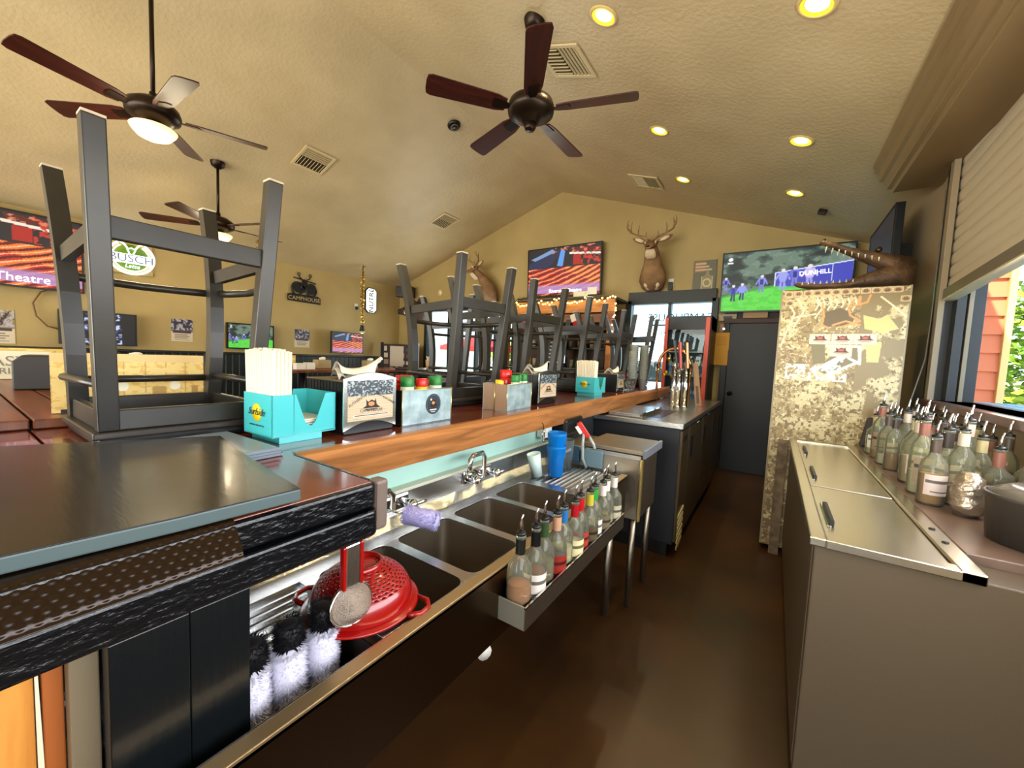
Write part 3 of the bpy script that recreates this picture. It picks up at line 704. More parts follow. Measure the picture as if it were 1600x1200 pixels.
bglass = thin_glass('bottle glass', (232, 232, 210), .03, .10)
def bottle_mesh(kind):
    P = {'round': [(0, .002), (.034, 0), (.037, .006), (.037, .135), (.033, .155), (.018, .175), (.0135, .19), (.0135, .232), (.0155, .234), (.0155, .242), (0, .243)],
         'square': [(0, .002), (.038, 0), (.041, .006), (.041, .125), (.039, .145), (.02, .165), (.0145, .178), (.0145, .228), (.017, .23), (.017, .24), (0, .241)],
         'tall': [(0, .002), (.031, 0), (.034, .006), (.034, .165), (.030, .185), (.0155, .21), (.0135, .22), (.0135, .262), (.0155, .264), (.0155, .272), (0, .273)],
         'handle': [(0, .002), (.050, 0), (.055, .008), (.055, .16), (.050, .185), (.028, .215), (.017, .232), (.017, .275), (.019, .277), (.019, .286), (0, .287)]}[kind]
    return P
_bt = {}
def bottle(lab, loc, kind='round', liquid=(190, 120, 50), fill=.6, label=None, wrap=None, metal=True, grp=None, s=1.0, rz=0, pic=None, tilt=None, spout=None):
    t = thing('liquor_bottle', lab, 'bottle', loc, rz, grp, tilt); t.scale = (s, s, s)
    P = bottle_mesh(kind); R = max(p[0] for p in P); H = P[-1][1]; zs = [p[1] for p in P if p[0] > R * .93][-1]
    key = ('g', kind)
    def inst(key, fn, name, m):
        if key in _bt:
            o = bpy.data.objects.new(name, _bt[key]); COL.objects.link(o); o.parent = t; return o
        o = fn(); _bt[key] = o.data; return o
    n = 8 if kind == 'square' else 20
    inst(key, lambda: MB().lathe(P, n).build('glass_body', bglass, t), 'glass_body', bglass)
    lm = mat('liquor %d %d %d' % liquid, liquid, .12, trans=.15, ior=1.33)
    zf = .01 + (zs - .01) * fill
    inst(('l', kind, fill, liquid), lambda: MB().lathe([(0, .006), (R * .88, .006), (R * .93, .012), (R * .93, zf - .002), (R * .92, zf), (R * .9, zf + .0003), (0, zf + .0004)], n).build('liquid', lm, t), 'liquid', lm)
    if label:
        inst(('lab', kind, label), lambda: MB().lathe([(R + .0006, zs * .28), (R + .0006, zs * .82)], 18, cap=False, a0=-PI * .75, a1=PI * .25).build('paper_label', mat('label %d %d %d' % label, label, .5), t), 'paper_label', None)
        st = tuple(int(c * .45) for c in label)
        inst(('lb2', kind, label), lambda: MB().lathe([(R + .0009, zs * .60), (R + .0009, zs * .68)], 18, cap=False, a0=-PI * .72, a1=PI * .2).lathe([(R + .0009, zs * .36), (R + .0009, zs * .39)], 18, cap=False, a0=-PI * .6, a1=PI * .1).build('label_band', mat('label %d %d %d' % st, st, .5), t), 'label_band', None)
    rn = P[-4][0]; zn0, zn1 = P[-5][1], H
    if wrap:
        inst(('w', kind, wrap), lambda: MB().lathe([(rn + .0012, zn0 - .004), (rn + .0012, zn1 - .012)], 14, cap=False).build('neck_wrap', mat('wrap %d %d %d' % wrap, wrap, .35), t), 'neck_wrap', None)
    inst(('pc', kind), lambda: MB().lathe([(rn * .9, H - .004), (rn * 1.1, H), (rn * 1.1, H + .006), (rn * .6, H + .009)], 14).build('pourer_collar', BLACK, t), 'pourer_collar', None)
    inst(('ps', kind), lambda: MB().tube([(0, 0, H + .008), (0, 0, H + .028), (.001, 0, H + .045), (.004, 0, H + .06)], [.006, .005, .0035, .0025], 8).build('pour_spout', CHROME, t), 'pour_spout', None)
    return t
cols = [((196, 116, 50), .7, None, (20, 24, 18), 'amber', 'black and green neck'), ((140, 84, 50), .8, (226, 216, 204), (14, 14, 14), 'dark', 'white label with a peach print'),
        ((120, 112, 64), .8, None, (50, 76, 44), 'olive green', 'green neck'), ((90, 40, 24), .7, (150, 40, 30), (196, 150, 120), 'brown', 'pink banded neck and red label'),
        ((222, 216, 180), .75, None, (40, 110, 170), 'pale', 'blue banded neck'), ((226, 222, 198), .7, (226, 214, 160), (170, 18, 30), 'clear', 'crimson neck'),
        ((196, 180, 140), .6, (176, 60, 46), (190, 20, 30), 'straw', 'bright red neck'), ((120, 90, 50), .6, (90, 76, 50), (196, 180, 60), 'tan', 'yellow neck'),
        ((228, 226, 210), .75, (232, 228, 214), (40, 160, 60), 'clear', 'green neck wrap'), ((214, 206, 180), .6, (120, 104, 80), (226, 216, 206), 'clear', 'tall white neck'),
        ((222, 214, 190), .6, None, (230, 222, 214), 'clear', 'white striped neck'), ((200, 190, 160), .55, (190, 180, 150), (228, 220, 210), 'pale', 'white neck')]
OR = ['nearest', 'second', 'third', 'fourth', 'fifth', 'sixth', 'seventh', 'eighth', 'ninth', 'tenth', 'eleventh', 'farthest']
for i, (lq, fl, lb, wr, cn, wn) in enumerate(cols):
    y = .94 + i * .070; kd = 'round'
    bottle('%s liquor bottle with %s, %s in the speed rail' % (cn, wn, OR[i]), (-.568 + (.006 if i % 2 else -.004), y, .605), kd, lq, fl, lb, wr, grp='speed rail bottles', s=1.0, rz=random.uniform(-.3, .3))
# ================================================================ ICE BIN, BEER COOLER, TAPS
t = thing('ice_bin', 'stainless ice bin with sliding lid between the sink and the beer cooler', 'ice bin', (-.8, 2.28, 0)); of = t.location
box('bin_body', (-1.08, 2.1, .5), (-.555, 2.46, .855), STEELD, t, .006, of)
box('lid', (-.88, 2.09, .862), (-.54, 2.46, .885), STEELD, t, .004, of)
box('lid_edge', (-.545, 2.09, .845), (-.528, 2.46, .89), mat('grey plastic edge', (110, 112, 118), .35), t, .003, of)
box('front_flange', (-1.08, 2.085, .835), (-.55, 2.1, .858), STEEL, t, .002, of)
box('blue_tub', (-1.06, 2.08, .76), (-.9, 2.1, .855), mat('blue plastic tub', (60, 96, 120), .3), t, .004, of)
box('clear_tub', (-.89, 2.078, .75), (-.76, 2.1, .85), mat('frosty tub', (112, 138, 146), .25), t, .004, of)
box('corner_guard', (-.556, 2.09, .5), (-.543, 2.12, .84), mat('yellowed steel guard', (206, 180, 110), .3, .8), t, .004, of)
for x in (-1.05, -.585):
    for y in (2.13, 2.43): MB().tube([(x, y, 0), (x, y, .5)], .018).build('leg', STEELD, t, of)
# soda gun
t = thing('soda_gun', 'red-holstered soda gun with two clear hoses looping below the oak edge', 'soda gun', (-.93, 2.02, .96)); of = t.location
MB().bar((-.95, 2.0, 1.0), (-.90, 2.03, .92), .035, .03).build('holster', mat('red rubber', (196, 40, 34), .35), t, of, .006)
MB().bar((-.955, 1.98, .98), (-.93, 1.995, .94), .02, .02).build('button_head', WHITEP, t, of, .004)
hm = mat('clear hose', (196, 204, 196), .2, trans=.3)
MB().tube([(-.92, 2.01, .95), (-.92, 2.0, .88), (-.915, 2.0, .8), (-.90, 2.02, .745)], .009).build('hose', hm, t, of)
MB().tube([(-.90, 2.03, .93), (-.87, 2.04, .88), (-.85, 2.05, .82), (-.85, 2.06, .75)], .009).build('hose', hm, t, of)
t.location = (-.88, 2.07, .96)
t = thing('bottle_opener', 'steel opener dangling from a hook on the oak edge', 'opener', (-1.018, 1.84, .98)); of = t.location
MB().tube([(-1.02, 1.84, 1.005), (-1.012, 1.84, 1.0), (-1.01, 1.84, .97)], .0025).build('hook', BLACKM, t, of)
MB().tube([(-1.01, 1.84, .97), (-1.01, 1.828, .95), (-1.01, 1.83, .915), (-1.01, 1.84, .905), (-1.01, 1.85, .915), (-1.01, 1.852, .95), (-1.01, 1.84, .97)], .003).build('opener_loop', CHROME, t, of)
t = thing('white_caddy', 'white plastic tub hanging on the mint panel near the soda gun', 'tub', (-1.08, 1.98, .9))
box('tub_body', (-.03, -.04, 0), (.03, .04, .075), WHITEP, t, .008)
t = thing('black_blender', 'black drink machine tucked under the bar behind the soda gun', 'drink machine', (-1.06, 2.25, .886))
box('housing', (-.05, -.13, 0), (.05, .13, .11), BLACK, t, .02)
MB().tube([(.05, .0, .06), (.09, -.01, .065), (.095, -.01, .03)], .008).build('nozzle', CHROME, t)

ck = thing('beer_cooler', 'long black direct-draw beer cooler with stainless top at the aisle', 'cooler', (-.82, 3.95, 0)); of = ck.location
ckm = mat('black textured steel', (30, 30, 32), .42, bump=.1, bscale=200); ckf = mat('bronze brown door skin', (96, 80, 56), .32, .75)
box('cabinet', (-1.115, 2.83, .1), (-.50, 5.02, .915), ckm, ck, .004, of)
box('plinth', (-1.1, 2.86, 0), (-.54, 5.0, .1), BLACKM, ck, 0, of)
box('worktop', (-1.115, 2.80, .915), (-.475, 5.04, .952), STEEL, ck, .005, of)
for i, (y0, y1) in enumerate(((3.1, 3.72), (3.75, 4.37), (4.4, 5.0))):
    dd = box('door', (-.502, y0, .12), (-.482, y1, .9), ckf, ck, .003, of)
    MB().box((-.482 - of[0], y0 + .05 - of[1], .66), (-.478 - of[0], y0 + .16 - of[1], .82)).build('recess_handle', BLACK, dd)
box('machine_panel', (-.502, 2.84, .12), (-.482, 3.07, .9), ckf, ck, .003, of)
MB().box((-.482, 2.87, .82), (-.480, 3.0, .86)).build('name_badge', BLACK, ck, of)
lou = mat('pale louvre', (196, 176, 120), .4)
for i in range(6): MB().bar((-.478, 2.86, .07 + i * .045), (-.478, 3.04, .095 + i * .045), .006, .026).build('louvre', lou, ck, of)
for y in (3.4, 3.46, 4.05): MB().ball((-.478, y, .9), .006).build('screw', CHROME, ck, of)
t = thing('cooler_lid', 'stainless sliding lid resting on the near end of the beer cooler', 'lid', (-.895, 3.15, .9545))
box('lid_panel', (-.12, -.3, 0), (.12, .3, .025), STEEL, t, .004); box('lid_lip', (.115, -.3, 0), (.13, .3, .03), CHROME, t, .002)
box('well', (-.83, 2.98, .945), (-.66, 3.55, .9535), mat('dark well', (60, 48, 42), .3), ck, 0, of)
# beer tower
t = thing('beer_tower', 'triple-column chrome beer tower with taps on the cooler top', 'beer tower', (-.73, 3.95, .953))
for x, y in ((-.05, 0), (0, -.05), (.05, 0)):
    MB().lathe([(.04, 0), (.04, .01), (.03, .015), (.03, .37), (.034, .375), (.034, .4), (.02, .41), (0, .412)], 20, (x, y, 0)).build('column', CHROME, t)
for i, (x, y) in enumerate(((-.05, -.05), (.0, -.1), (.05, -.05))):
    MB().tube([(x, y + .04, .33), (x + .01, y - .02, .33), (x + .02, y - .05, .31), (x + .02, y - .055, .27)], .011).build('faucet', CHROME, t)
MB().bar((-.02, -.07, .36), (-.06, -.08, .62), .03, .022).build('tap_handle', mat('dark tap handle', (60, 62, 60), .35), t, None, .006)
MB().bar((.02, -.13, .36), (-.0, -.14, .60), .034, .024).build('tap_handle', mat('red tap handle', (176, 52, 40), .35), t, None, .006)
MB().bar((.07, -.08, .36), (.05, -.09, .60), .03, .024).build('tap_handle', mat('copper tap handle', (180, 120, 80), .3, .5), t, None, .006)
t = thing('copper_arch', 'copper arch hung with gold balls behind the beer tower', 'ornament', (-.875, 4.35, .953))
MB().tube([(.16 * math.cos(a), 0, .36 + .2 * math.sin(a)) for a in [math.radians(15 * i) for i in range(13)]], .016).build('arch', mat('copper', (200, 130, 80), .2, 1), t)
MB().tube([(-.16, 0, 0), (-.16, 0, .36)], .012).build('upright', mat('copper'), t); MB().tube([(.16, 0, 0), (.16, 0, .36)], .012).build('upright', mat('copper'), t)
gold = mat('gold bauble', (232, 180, 60), .2, 1)
for i in range(11): MB().ball((random.uniform(-.1, .1), random.uniform(-.02, .02), .32 + random.uniform(-.08, .14)), .022).build('bauble', gold, t)
t = thing('wooden_paddle', 'long pale wooden tap paddle standing on the cooler beside the tower', 'paddle', (-.585, 4.15, .953), 0, None, (math.radians(4), math.radians(-7), 0))
MB().hexa([(-.028, -.012, 0), (.028, -.012, 0), (.028, .012, 0), (-.028, .012, 0)], [(-.022, -.01, .42), (.022, -.01, .42), (.022, .01, .42), (-.022, .01, .42)]).build('paddle_board', mat('pale ash', (186, 146, 104), .45, col2=(160, 118, 80), nscale=4, stretch=(4, 4, .6)), t, bevel=.003)
MB().box((-.012, -.0145, .03), (.012, -.0125, .2)).build('slot_inlay', mat('brown inlay', (110, 80, 56), .5), t)

# ================================================================ RED-FRAMED DRINK FRIDGE AND THINGS ON THE FAR WALL LOW PART
t = thing('drink_fridge', 'red-framed glass-door drink fridge under the far window', 'fridge', (-.9, 5.45, 0)); of = t.location
box('cabinet', (-1.2, 5.3, 0), (-1.17, 5.75, 1.95), BLACKM, t, 0, of); box('cabinet', (-.70, 5.3, 0), (-.67, 5.75, 1.95), BLACKM, t, 0, of)
box('cabinet', (-1.2, 5.72, 0), (-.67, 5.75, 1.95), mat('fridge back', (96, 104, 120), .5), t, 0, of)
box('header', (-1.2, 5.28, 1.78), (-.67, 5.75, 1.95), BLACK, t, .004, of); box('plinth', (-1.2, 5.3, 0), (-.67, 5.75, .14), BLACK, t, 0, of)
rf = mat('red fridge frame', (214, 84, 62), .35)
box('door_frame', (-.73, 5.25, .14), (-.68, 5.28, 1.93), rf, t, .004, of); box('door_frame', (-1.2, 5.25, .14), (-1.16, 5.28, 1.93), rf, t, .004, of)
box('glass_door', (-1.16, 5.262, .14), (-.73, 5.268, 1.78), GLASS, t, 0, of)
wire = mat('white wire shelf', (214, 220, 226), .4)
for z in (.5, .85, 1.2, 1.5): box('shelf', (-1.17, 5.32, z), (-.70, 5.7, z + .012), wire, t, 0, of)
cm = mat('blue and white can', (120, 150, 206), .25, .3, col2=(232, 236, 240), nscale=14, contrast=(.45, .5))
c0 = None
for z in (.862, 1.212, .512):
    for i in range(7):
        x = -1.13 + i * .064
        if c0 is None:
            c0 = MB().lathe([(0, 0), (.027, 0), (.03, .008), (.03, .15), (.024, .16), (.012, .19), (.012, .2), (0, .2)], 12).build('drink_bottle', cm)
            c = c0
        else: c = c0.copy(); COL.objects.link(c)
        c.location = (x, 5.38, z); tag(c, 'blue and white drink bottle standing in the red-framed fridge', 'bottle', 'drinks in the red-framed fridge')
# papers and boxes beside the door
paper = mat('amber paper', (206, 150, 50), .6)
t = thing('amber_note', 'amber yellow notice hanging on the black door frame', 'notice', (-.59, 5.75, 1.36)); box('sheet', (-.085, 0, 0), (.075, .003, .22), paper, t); box('sheet', (-.08, -.003, .2), (.08, 0, .42), paper, t)
for i in range(5): box('print_line', (-.06, -.004, .26 + i * .025), (.05, -.003, .264 + i * .025), mat('brown ink', (120, 80, 30), .6), t)
t = thing('door_alarm', 'small beige alarm box above the amber notice', 'alarm', (-.585, 5.76, 1.79)); box('case', (-.05, 0, 0), (.05, .04, .11), mat('pinkish box', (150, 116, 100), .5), t, .005); MB().ball((0, -.004, .04), .014).build('light', mat('alarm light', (250, 250, 250), .3, emit=1.5), t)
t = thing('thermostat_box', 'beige control box over the black door frame', 'control box', (-.55, 5.76, 1.93)); box('case', (-.1, 0, 0), (.1, .05, .09), mat('beige box', (190, 170, 136), .5), t, .006); box('slot', (-.05, -.004, .03), (.05, 0, .06), BLACKM, t)
t = thing('paper_sign', 'tan paper card propped over the black door', 'card', (-.25, 5.75, 1.965)); box('card', (-.13, 0, 0), (.13, .004, .13), mat('tan card', (196, 156, 110), .6), t)

# ================================================================ WRAPPED FRIDGE
fr = thing('camouflage_fridge', 'tall fridge wrapped in tan camouflage hunting print with oval stickers', 'fridge', (.34, 3.45, 0)); of = fr.location
box('cabinet', (.004, 3.47, .03), (.675, 4.15, 1.92), mat('dark fridge side', (52, 42, 32), .4), fr, .006, of)
box('door_edge', (.0, 3.452, .04), (.012, 3.5, 1.915), mat('fridge door trim', (150, 132, 100), .4), fr, .002, of)
box('door_edge', (.668, 3.452, .04), (.68, 3.5, 1.915), mat('fridge door trim'), fr, .002, of)
I = Ink(240, 560, (176, 152, 100)); a = 2.8
n1 = I.noise(22, 3, 4, .36); n2 = I.noise(60, 5, 4, .36); n3 = I.noise(120, 8, 3, .36)
I.fill(n1 > .54, (150, 124, 76)); I.fill(n1 < .4, (206, 186, 134)); I.fill(abs(n2 - .5) < .022, (226, 210, 162)); I.fill((n3 > .6) & (I.Y < .45), (108, 82, 48)); I.fill((n3 > .62), (124, 100, 60))
I.fill((I.Y < .22) & (n2 > .5), (124, 96, 58)); I.fill((I.X > .66) & (n1 > .47) & (I.Y > .55), (140, 118, 74))
F = lambda u, v: (u, 1 - v * .345)       # u right, v down inside the visible upper part
for p in ([(.05, .12), (.12, .25), (.05, .5), (.02, .62)], [(.14, .1), (.2, .22), (.12, .4)], [(.3, .08), (.35, .2), (.3, .3)], [(.8, .1), (.9, .2), (.99, .3)], [(.1, .3), (.3, .26)]): I.lines([F(*q) for q in p], .007, (232, 220, 176), a)
for k in range(7):
    x = .3 + k * .05; I.lines([F(x, .1), F(x + .02, .16), F(x - .005, .22)], .006, (236, 226, 190), a)
I.poly([F(.36, .25), (F(.5, .2)), F(.62, .28), F(.6, .38), F(.36, .4)], (104, 84, 52))
for p in ([(.35, .17), (.37, .28), (.36, .38), (.42, .41)], [(.6, .12), (.56, .2), (.58, .28), (.66, .34), (.52, .4)], [(.56, .2), (.7, .15), (.72, .08)], [(.64, .16), (.64, .09)], [(.45, .38), (.55, .34), (.66, .38)]): I.lines([F(*q) for q in p], .009, (222, 150, 84), a)
I.poly([F(.68, .28), F(.8, .32), F(.86, .28), F(.95, .42), F(.84, .46), F(.7, .42)], (206, 192, 116)); I.poly([F(.72, .55), F(.84, .55), F(.83, .76), F(.74, .76)], (196, 186, 116))
I.poly([F(.28, .56), F(.4, .57), F(.42, .78), F(.32, .8)], (122, 108, 70)); I.poly([F(.52, .6), F(.66, .6), F(.67, .76), F(.42, .9), F(.36, .86)], (122, 108, 72))
for p in ([(.42, .6), (.68, .6), (.69, .78), (.6, .72)], [(.32, .88), (.44, .78), (.6, .66)], [(.44, .92), (.58, .82), (.68, .76)]): I.lines([F(*q) for q in p], .012, (228, 226, 190), a)
for cx, cy in ((.42, .83), (.47, .79), (.52, .75), (.57, .71)): I.lines([F(cx - .02, cy + .03), F(cx + .02, cy - .03), F(cx + .03, cy + .01)], .012, (232, 230, 200), a)
I.fill((n3 > .5) & (I.Y < 1 - .345 * .8) & (I.Y > 1 - .345 * .98) & (I.X > .08) & (I.X < .6), (206, 216, 196))
o = plate('printed_door', I, .66, 1.87, attr_mat('vinyl wrap', rough=.4), fr, .001); o.location.z = .04
def lodge(I, cx, cy, w_, h_, c1=(96, 34, 22), c2=(176, 96, 70)):
    I.poly([(cx - w_, cy - h_ * .5), (cx - w_ * .55, cy - h_ * .1), (cx - w_ * .6, cy + h_ * .9), (cx - w_ * .35, cy + h_ * .5), (cx, cy + h_ * .8), (cx + w_ * .35, cy + h_ * .6), (cx + w_ * .45, cy + h_), (cx + w_ * .6, cy), (cx + w_, cy - h_ * .5)], c1)
    I.ell(cx, cy + h_ * .15, w_ * .35, h_ * .35, c2); I.rect(cx - w_ * .7, cy - h_ * .75, cx + w_ * .7, cy - h_ * .6, c1); I.rect(cx - w_ * .5, cy - h_ * .95, cx + w_ * .5, cy - h_ * .86, c1)
J = Ink(70, 44, (226, 208, 174)); lodge(J, .5, .56, .4, .36)
K = Ink(44, 32, (196, 168, 120)); K.ell(.5, .5, .5, .5, (224, 196, 150)); K.ell(.5, .5, .42, .42, (170, 140, 96)); lodge(K, .5, .5, .34, .3, (96, 56, 32), (150, 96, 60))
def onfr(px, py):   # point of the fridge door plane that lies under these photo coordinates
    c = (px - 800) / FPX, (600 - py) / FPX
    d = M3 @ Vector((c[0], c[1], -1)); t_ = 3.445 / d.y; return CAM.x + d.x * t_, CAM.z + d.z * t_
for i, (px, py) in enumerate(((1281, 530), (1316, 530), (1352, 530), (1314, 549))):
    x, z = onfr(px, py); o = plate('sticker', J, .115, .07, PRINT, fr, -.002); o.location = (x - .34, -.0, z - .035); o['label'] = 'white lodge logo sticker'
k0 = None
for px, py in [(1233 + i * 14.8 + (i > 7) * 2 * (i - 7), 460 - i * .75) for i in range(12)] + [(1234, 474), (1416, 466)]:
    x, z = onfr(px, py)
    if k0 is None: k0 = o = MBp = plate('oval_sticker', K, .05, .038, PRINT, fr, -.0015)
    else: o = k0.copy(); COL.objects.link(o)
    o.location = (x - .34, 0, z - .019)
t = thing('fridge_cable', 'thin grey cable running down beside the camouflage fridge', 'cable', (.75, 3.5, .95)); of = t.location
MB().tube([(.80, 3.56, 2.5), (.80, 3.56, 1.7), (.79, 3.54, 1.45), (.74, 3.5, 1.2), (.70, 3.47, 1.05), (.71, 3.45, .9)], .004).build('cord', mat('grey cord', (120, 108, 92), .5), t, of)
# open-jawed reptile mount on the fridge
gm = mat('brown scaly hide', (108, 78, 48), .5, col2=(70, 52, 36), nscale=14, bump=.6, bscale=60)
t = thing('reptile_mount', 'brown open-jawed reptile head mount lying on top of the camouflage fridge', 'taxidermy', (.4, 3.62, 1.925)); of = t.location
Z, Yv = (0, 0, 1), (0, 1, 0)
MB().loft([((.075, 3.6, 1.975), .004, .006, Yv, Z), ((.09, 3.6, 1.975), .022, .018, Yv, Z), ((.14, 3.6, 1.965), .035, .022, Yv, Z), ((.24, 3.6, 1.952), .045, .022, Yv, Z), ((.36, 3.62, 1.955), .055, .026, Yv, Z), ((.48, 3.64, 1.985), .07, .05, Yv, Z), ((.6, 3.66, 2.02), .085, .085, Yv, Z), ((.72, 3.7, 2.03), .09, .1, Yv, Z)]).build('lower_jaw', gm, t, of)
MB().loft([((.20, 3.6, 2.265), .004, .006, Yv, Z), ((.22, 3.6, 2.262), .026, .018, Yv, Z), ((.28, 3.6, 2.235), .04, .024, Yv, Z), ((.38, 3.62, 2.185), .05, .03, Yv, Z), ((.48, 3.63, 2.14), .065, .045, Yv, Z), ((.58, 3.65, 2.1), .08, .06, Yv, Z), ((.7, 3.7, 2.06), .085, .08, Yv, Z)]).build('upper_jaw', gm, t, of)
tm = mat('ivory tooth', (226, 214, 176), .4)
tt = MB()
for i in range(9):
    for s in (-1, 1):
        x = .24 + i * .035; z = 2.225 - i * .013; tt.loft([((x, 3.6 + s * (.03 + .003 * i), z), .005, .005, (1, 0, 0), Yv), ((x, 3.6 + s * (.03 + .003 * i), z - .028), .0006, .0006, (1, 0, 0), Yv)])
        x = .12 + i * .035; tt.loft([((x, 3.6 + s * (.03 + .002 * i), 1.968), .005, .005, (1, 0, 0), Yv), ((x, 3.6 + s * (.03 + .002 * i), 1.99), .0006, .0006, (1, 0, 0), Yv)])
tt.build('teeth', tm, t, of)['kind'] = 'stuff'
for s in (-1, 1):
    MB().ball((.52, 3.64 + s * .05, 2.18), .02).build('eye', mat('glass eye', (40, 30, 10), .1), t, of); MB().ball((.225, 3.6 + s * .014, 2.28), .009).build('nostril', BLACK, t, of)

# ================================================================ RIGHT BACK COUNTER
bc = thing('bottle_cooler', 'horizontal bottle cooler with three sliding stainless lids beside the aisle', 'bottle cooler', (.5, 2.4, 0)); of = bc.location
bcm = mat('brown grey cooler skin', (92, 78, 60), .45, .1, bump=.05, bscale=60)
box('cabinet', (.14, 1.47, .08), (.835, 3.42, .84), bcm, bc, .004, of); box('plinth', (.18, 1.52, 0), (.83, 3.4, .08), BLACKM, bc, 0, of)
TOPM = mat('bright worn stainless', (220, 212, 194), .26, 1, bump=.05, bscale=25, bstretch=(1, 8, 1))
box('front_rail', (.125, 1.452, .835), (.165, 3.42, .862), TOPM, bc, .004, of)
box('near_rail', (.165, 1.452, .835), (.482, 1.495, .862), TOPM, bc, .003, of)
box('back_rail', (.435, 1.452, .835), (.482, 3.42, .864), TOPM, bc, .003, of)
box('far_rail', (.165, 3.36, .835), (.44, 3.42, .862), TOPM, bc, .003, of)
box('well', (.165, 1.5, .825), (.435, 3.36, .836), mat('dark well'), bc, 0, of)
box('counter_top', (.482, 1.60, .835), (.85, 3.42, .866), mat('mauve brown worktop', (120, 98, 84), .3, col2=(100, 80, 70), nscale=4), bc, .003, of)
for y0, y1 in ((1.5, 2.13), (2.14, 2.74), (2.75, 3.355)):
    ld = box('sliding_lid', (.167, y0, .842 + (.003 if y0 > 2 and y0 < 2.7 else 0)), (.433, y1, .853 + (.003 if y0 > 2 and y0 < 2.7 else 0)), TOPM, bc, .003, of)
    MB().box((.185 - of[0], y0 + .12 - of[1], .853), (.2 - of[0], y0 + .34 - of[1], .872)).build('pull_handle', BLACK, ld, None, .004)
    MB().box((.18 - of[0], y0 + .1 - of[1], .853), (.19 - of[0], y0 + .36 - of[1], .86)).build('handle_plate', CHROME, ld, None, .002)
MB().box((.137, 1.5, .1), (.142, 3.4, .82)).build('front_skin', bcm, bc, of)
box('worn_post', (.06, 3.4, .0), (.12, 3.44, .84), mat('worn peeling strip', (140, 116, 84), .6, col2=(84, 66, 46), nscale=12), bc, 0, of)
for y in (1.66, 1.78): MB().lathe([(0, 0), (.008, 0), (.008, .003), (0, .004)], 12, (.458 - of[0], y - of[1], .864)).build('rivet', BLACK, bc)

# bottles on the back counter
rng = random.Random(11)
tints = [((226, 214, 190), 'clear'), ((200, 140, 84), 'amber'), ((230, 226, 214), 'water clear'), ((160, 112, 72), 'brown'), ((216, 192, 146), 'straw gold'), ((176, 100, 66), 'reddish')]
labs = [((212, 190, 178), 'pinkish label'), ((226, 220, 200), 'cream label'), (None, 'no label'), ((150, 130, 104), 'tan label'), ((96, 84, 70), 'dark label')]
wraps = [(84, 70, 60), (196, 180, 160), (140, 90, 74), (60, 52, 46), (190, 176, 130)]
k = 0
big = bottle('big square bottle with pinkish label at the front of the back counter', (.56, 2.47, .867), 'handle', (214, 190, 166), .75, (214, 190, 178), (186, 170, 150), grp='bottles on the back counter', s=1.0)
def rowname(c): return ('aisle-side', 'second', 'third', 'window-side')[c]
spots = []
for c in range(4):
    for r in range(8):
        x = .53 + c * .082; y = 2.12 + r * .148 + (.05 if c % 2 else 0)
        if y > 3.3: continue
        if c == 0 and abs(y - 2.47) < .13: continue
        if c == 1 and abs(y - 2.47) < .03: continue
        spots.append((c, r, x, y))
kinds_ = ['round', 'tall', 'square', 'round', 'tall']
for c, r, x, y in spots:
    ti, tn = tints[(c * 3 + r * 5 + 1) % 6]; lb, ln = labs[(c * 2 + r * 3) % 5]; wr = wraps[(c + r * 2) % 5]; kd = kinds_[(c + r) % 5]
    nth = ['nearest', 'second', 'third', 'fourth', 'fifth', 'sixth', 'seventh', 'eighth'][r]
    bottle('%s pour bottle, %s, %s of the %s row on the back counter' % (tn, ln, nth, rowname(c)), (x, y + rng.uniform(-.012, .012), .867), kd, ti, round(rng.choice([.35, .5, .65, .8]), 2), lb, wr, grp='bottles on the back counter', s=rng.choice([.98, 1.06, 1.12]), rz=rng.uniform(-.4, .4))
# metallic tub and grey bin at the near end
t = thing('grey_bar_bin', 'big grey bin lined with clear film at the near end of the back counter', 'bin', (.685, 1.80, .867))
MB().lathe([(0, 0), (.105, 0), (.118, .13), (.122, .135), (.122, .145), (.112, .145), (.1, .01), (0, .01)], 28).build('bin_body', mat('dark grey bin', (70, 64, 58), .35, .3), t)
MB().loft([((0, 0, .12), .11, .11, (1, 0, 0), (0, 1, 0)), ((.005, 0, .15), .115, .12, (1, 0, 0), (0, 1, 0)), ((.01, .01, .17), .07, .08, (1, 0, 0), (0, 1, 0)), ((0, 0, .165), .01, .01, (1, 0, 0), (0, 1, 0))]).build('film_liner', mat('cloudy film', (120, 112, 100), .2, trans=.4), t)
t = thing('silver_bag', 'crumpled silver bag standing between the bottles and the grey bin', 'bag', (.600, 2.03, .867))
bl = MB(); rr_ = random.Random(3); rings = []
for j in range(9):
    z = j * .019; r = [.03, .042, .045, .046, .045, .044, .04, .034, .02][j]
    rings.append(((rr_.uniform(-.004, .004), rr_.uniform(-.004, .004), z), r * rr_.uniform(.9, 1.1), r * rr_.uniform(.9, 1.1), (math.cos(j * .7), math.sin(j * .7), 0), (-math.sin(j * .7), math.cos(j * .7), 0)))
bl.loft(rings).build('bag_body', mat('silver foil', (186, 170, 150), .28, .8, bump=.8, bscale=40), t)
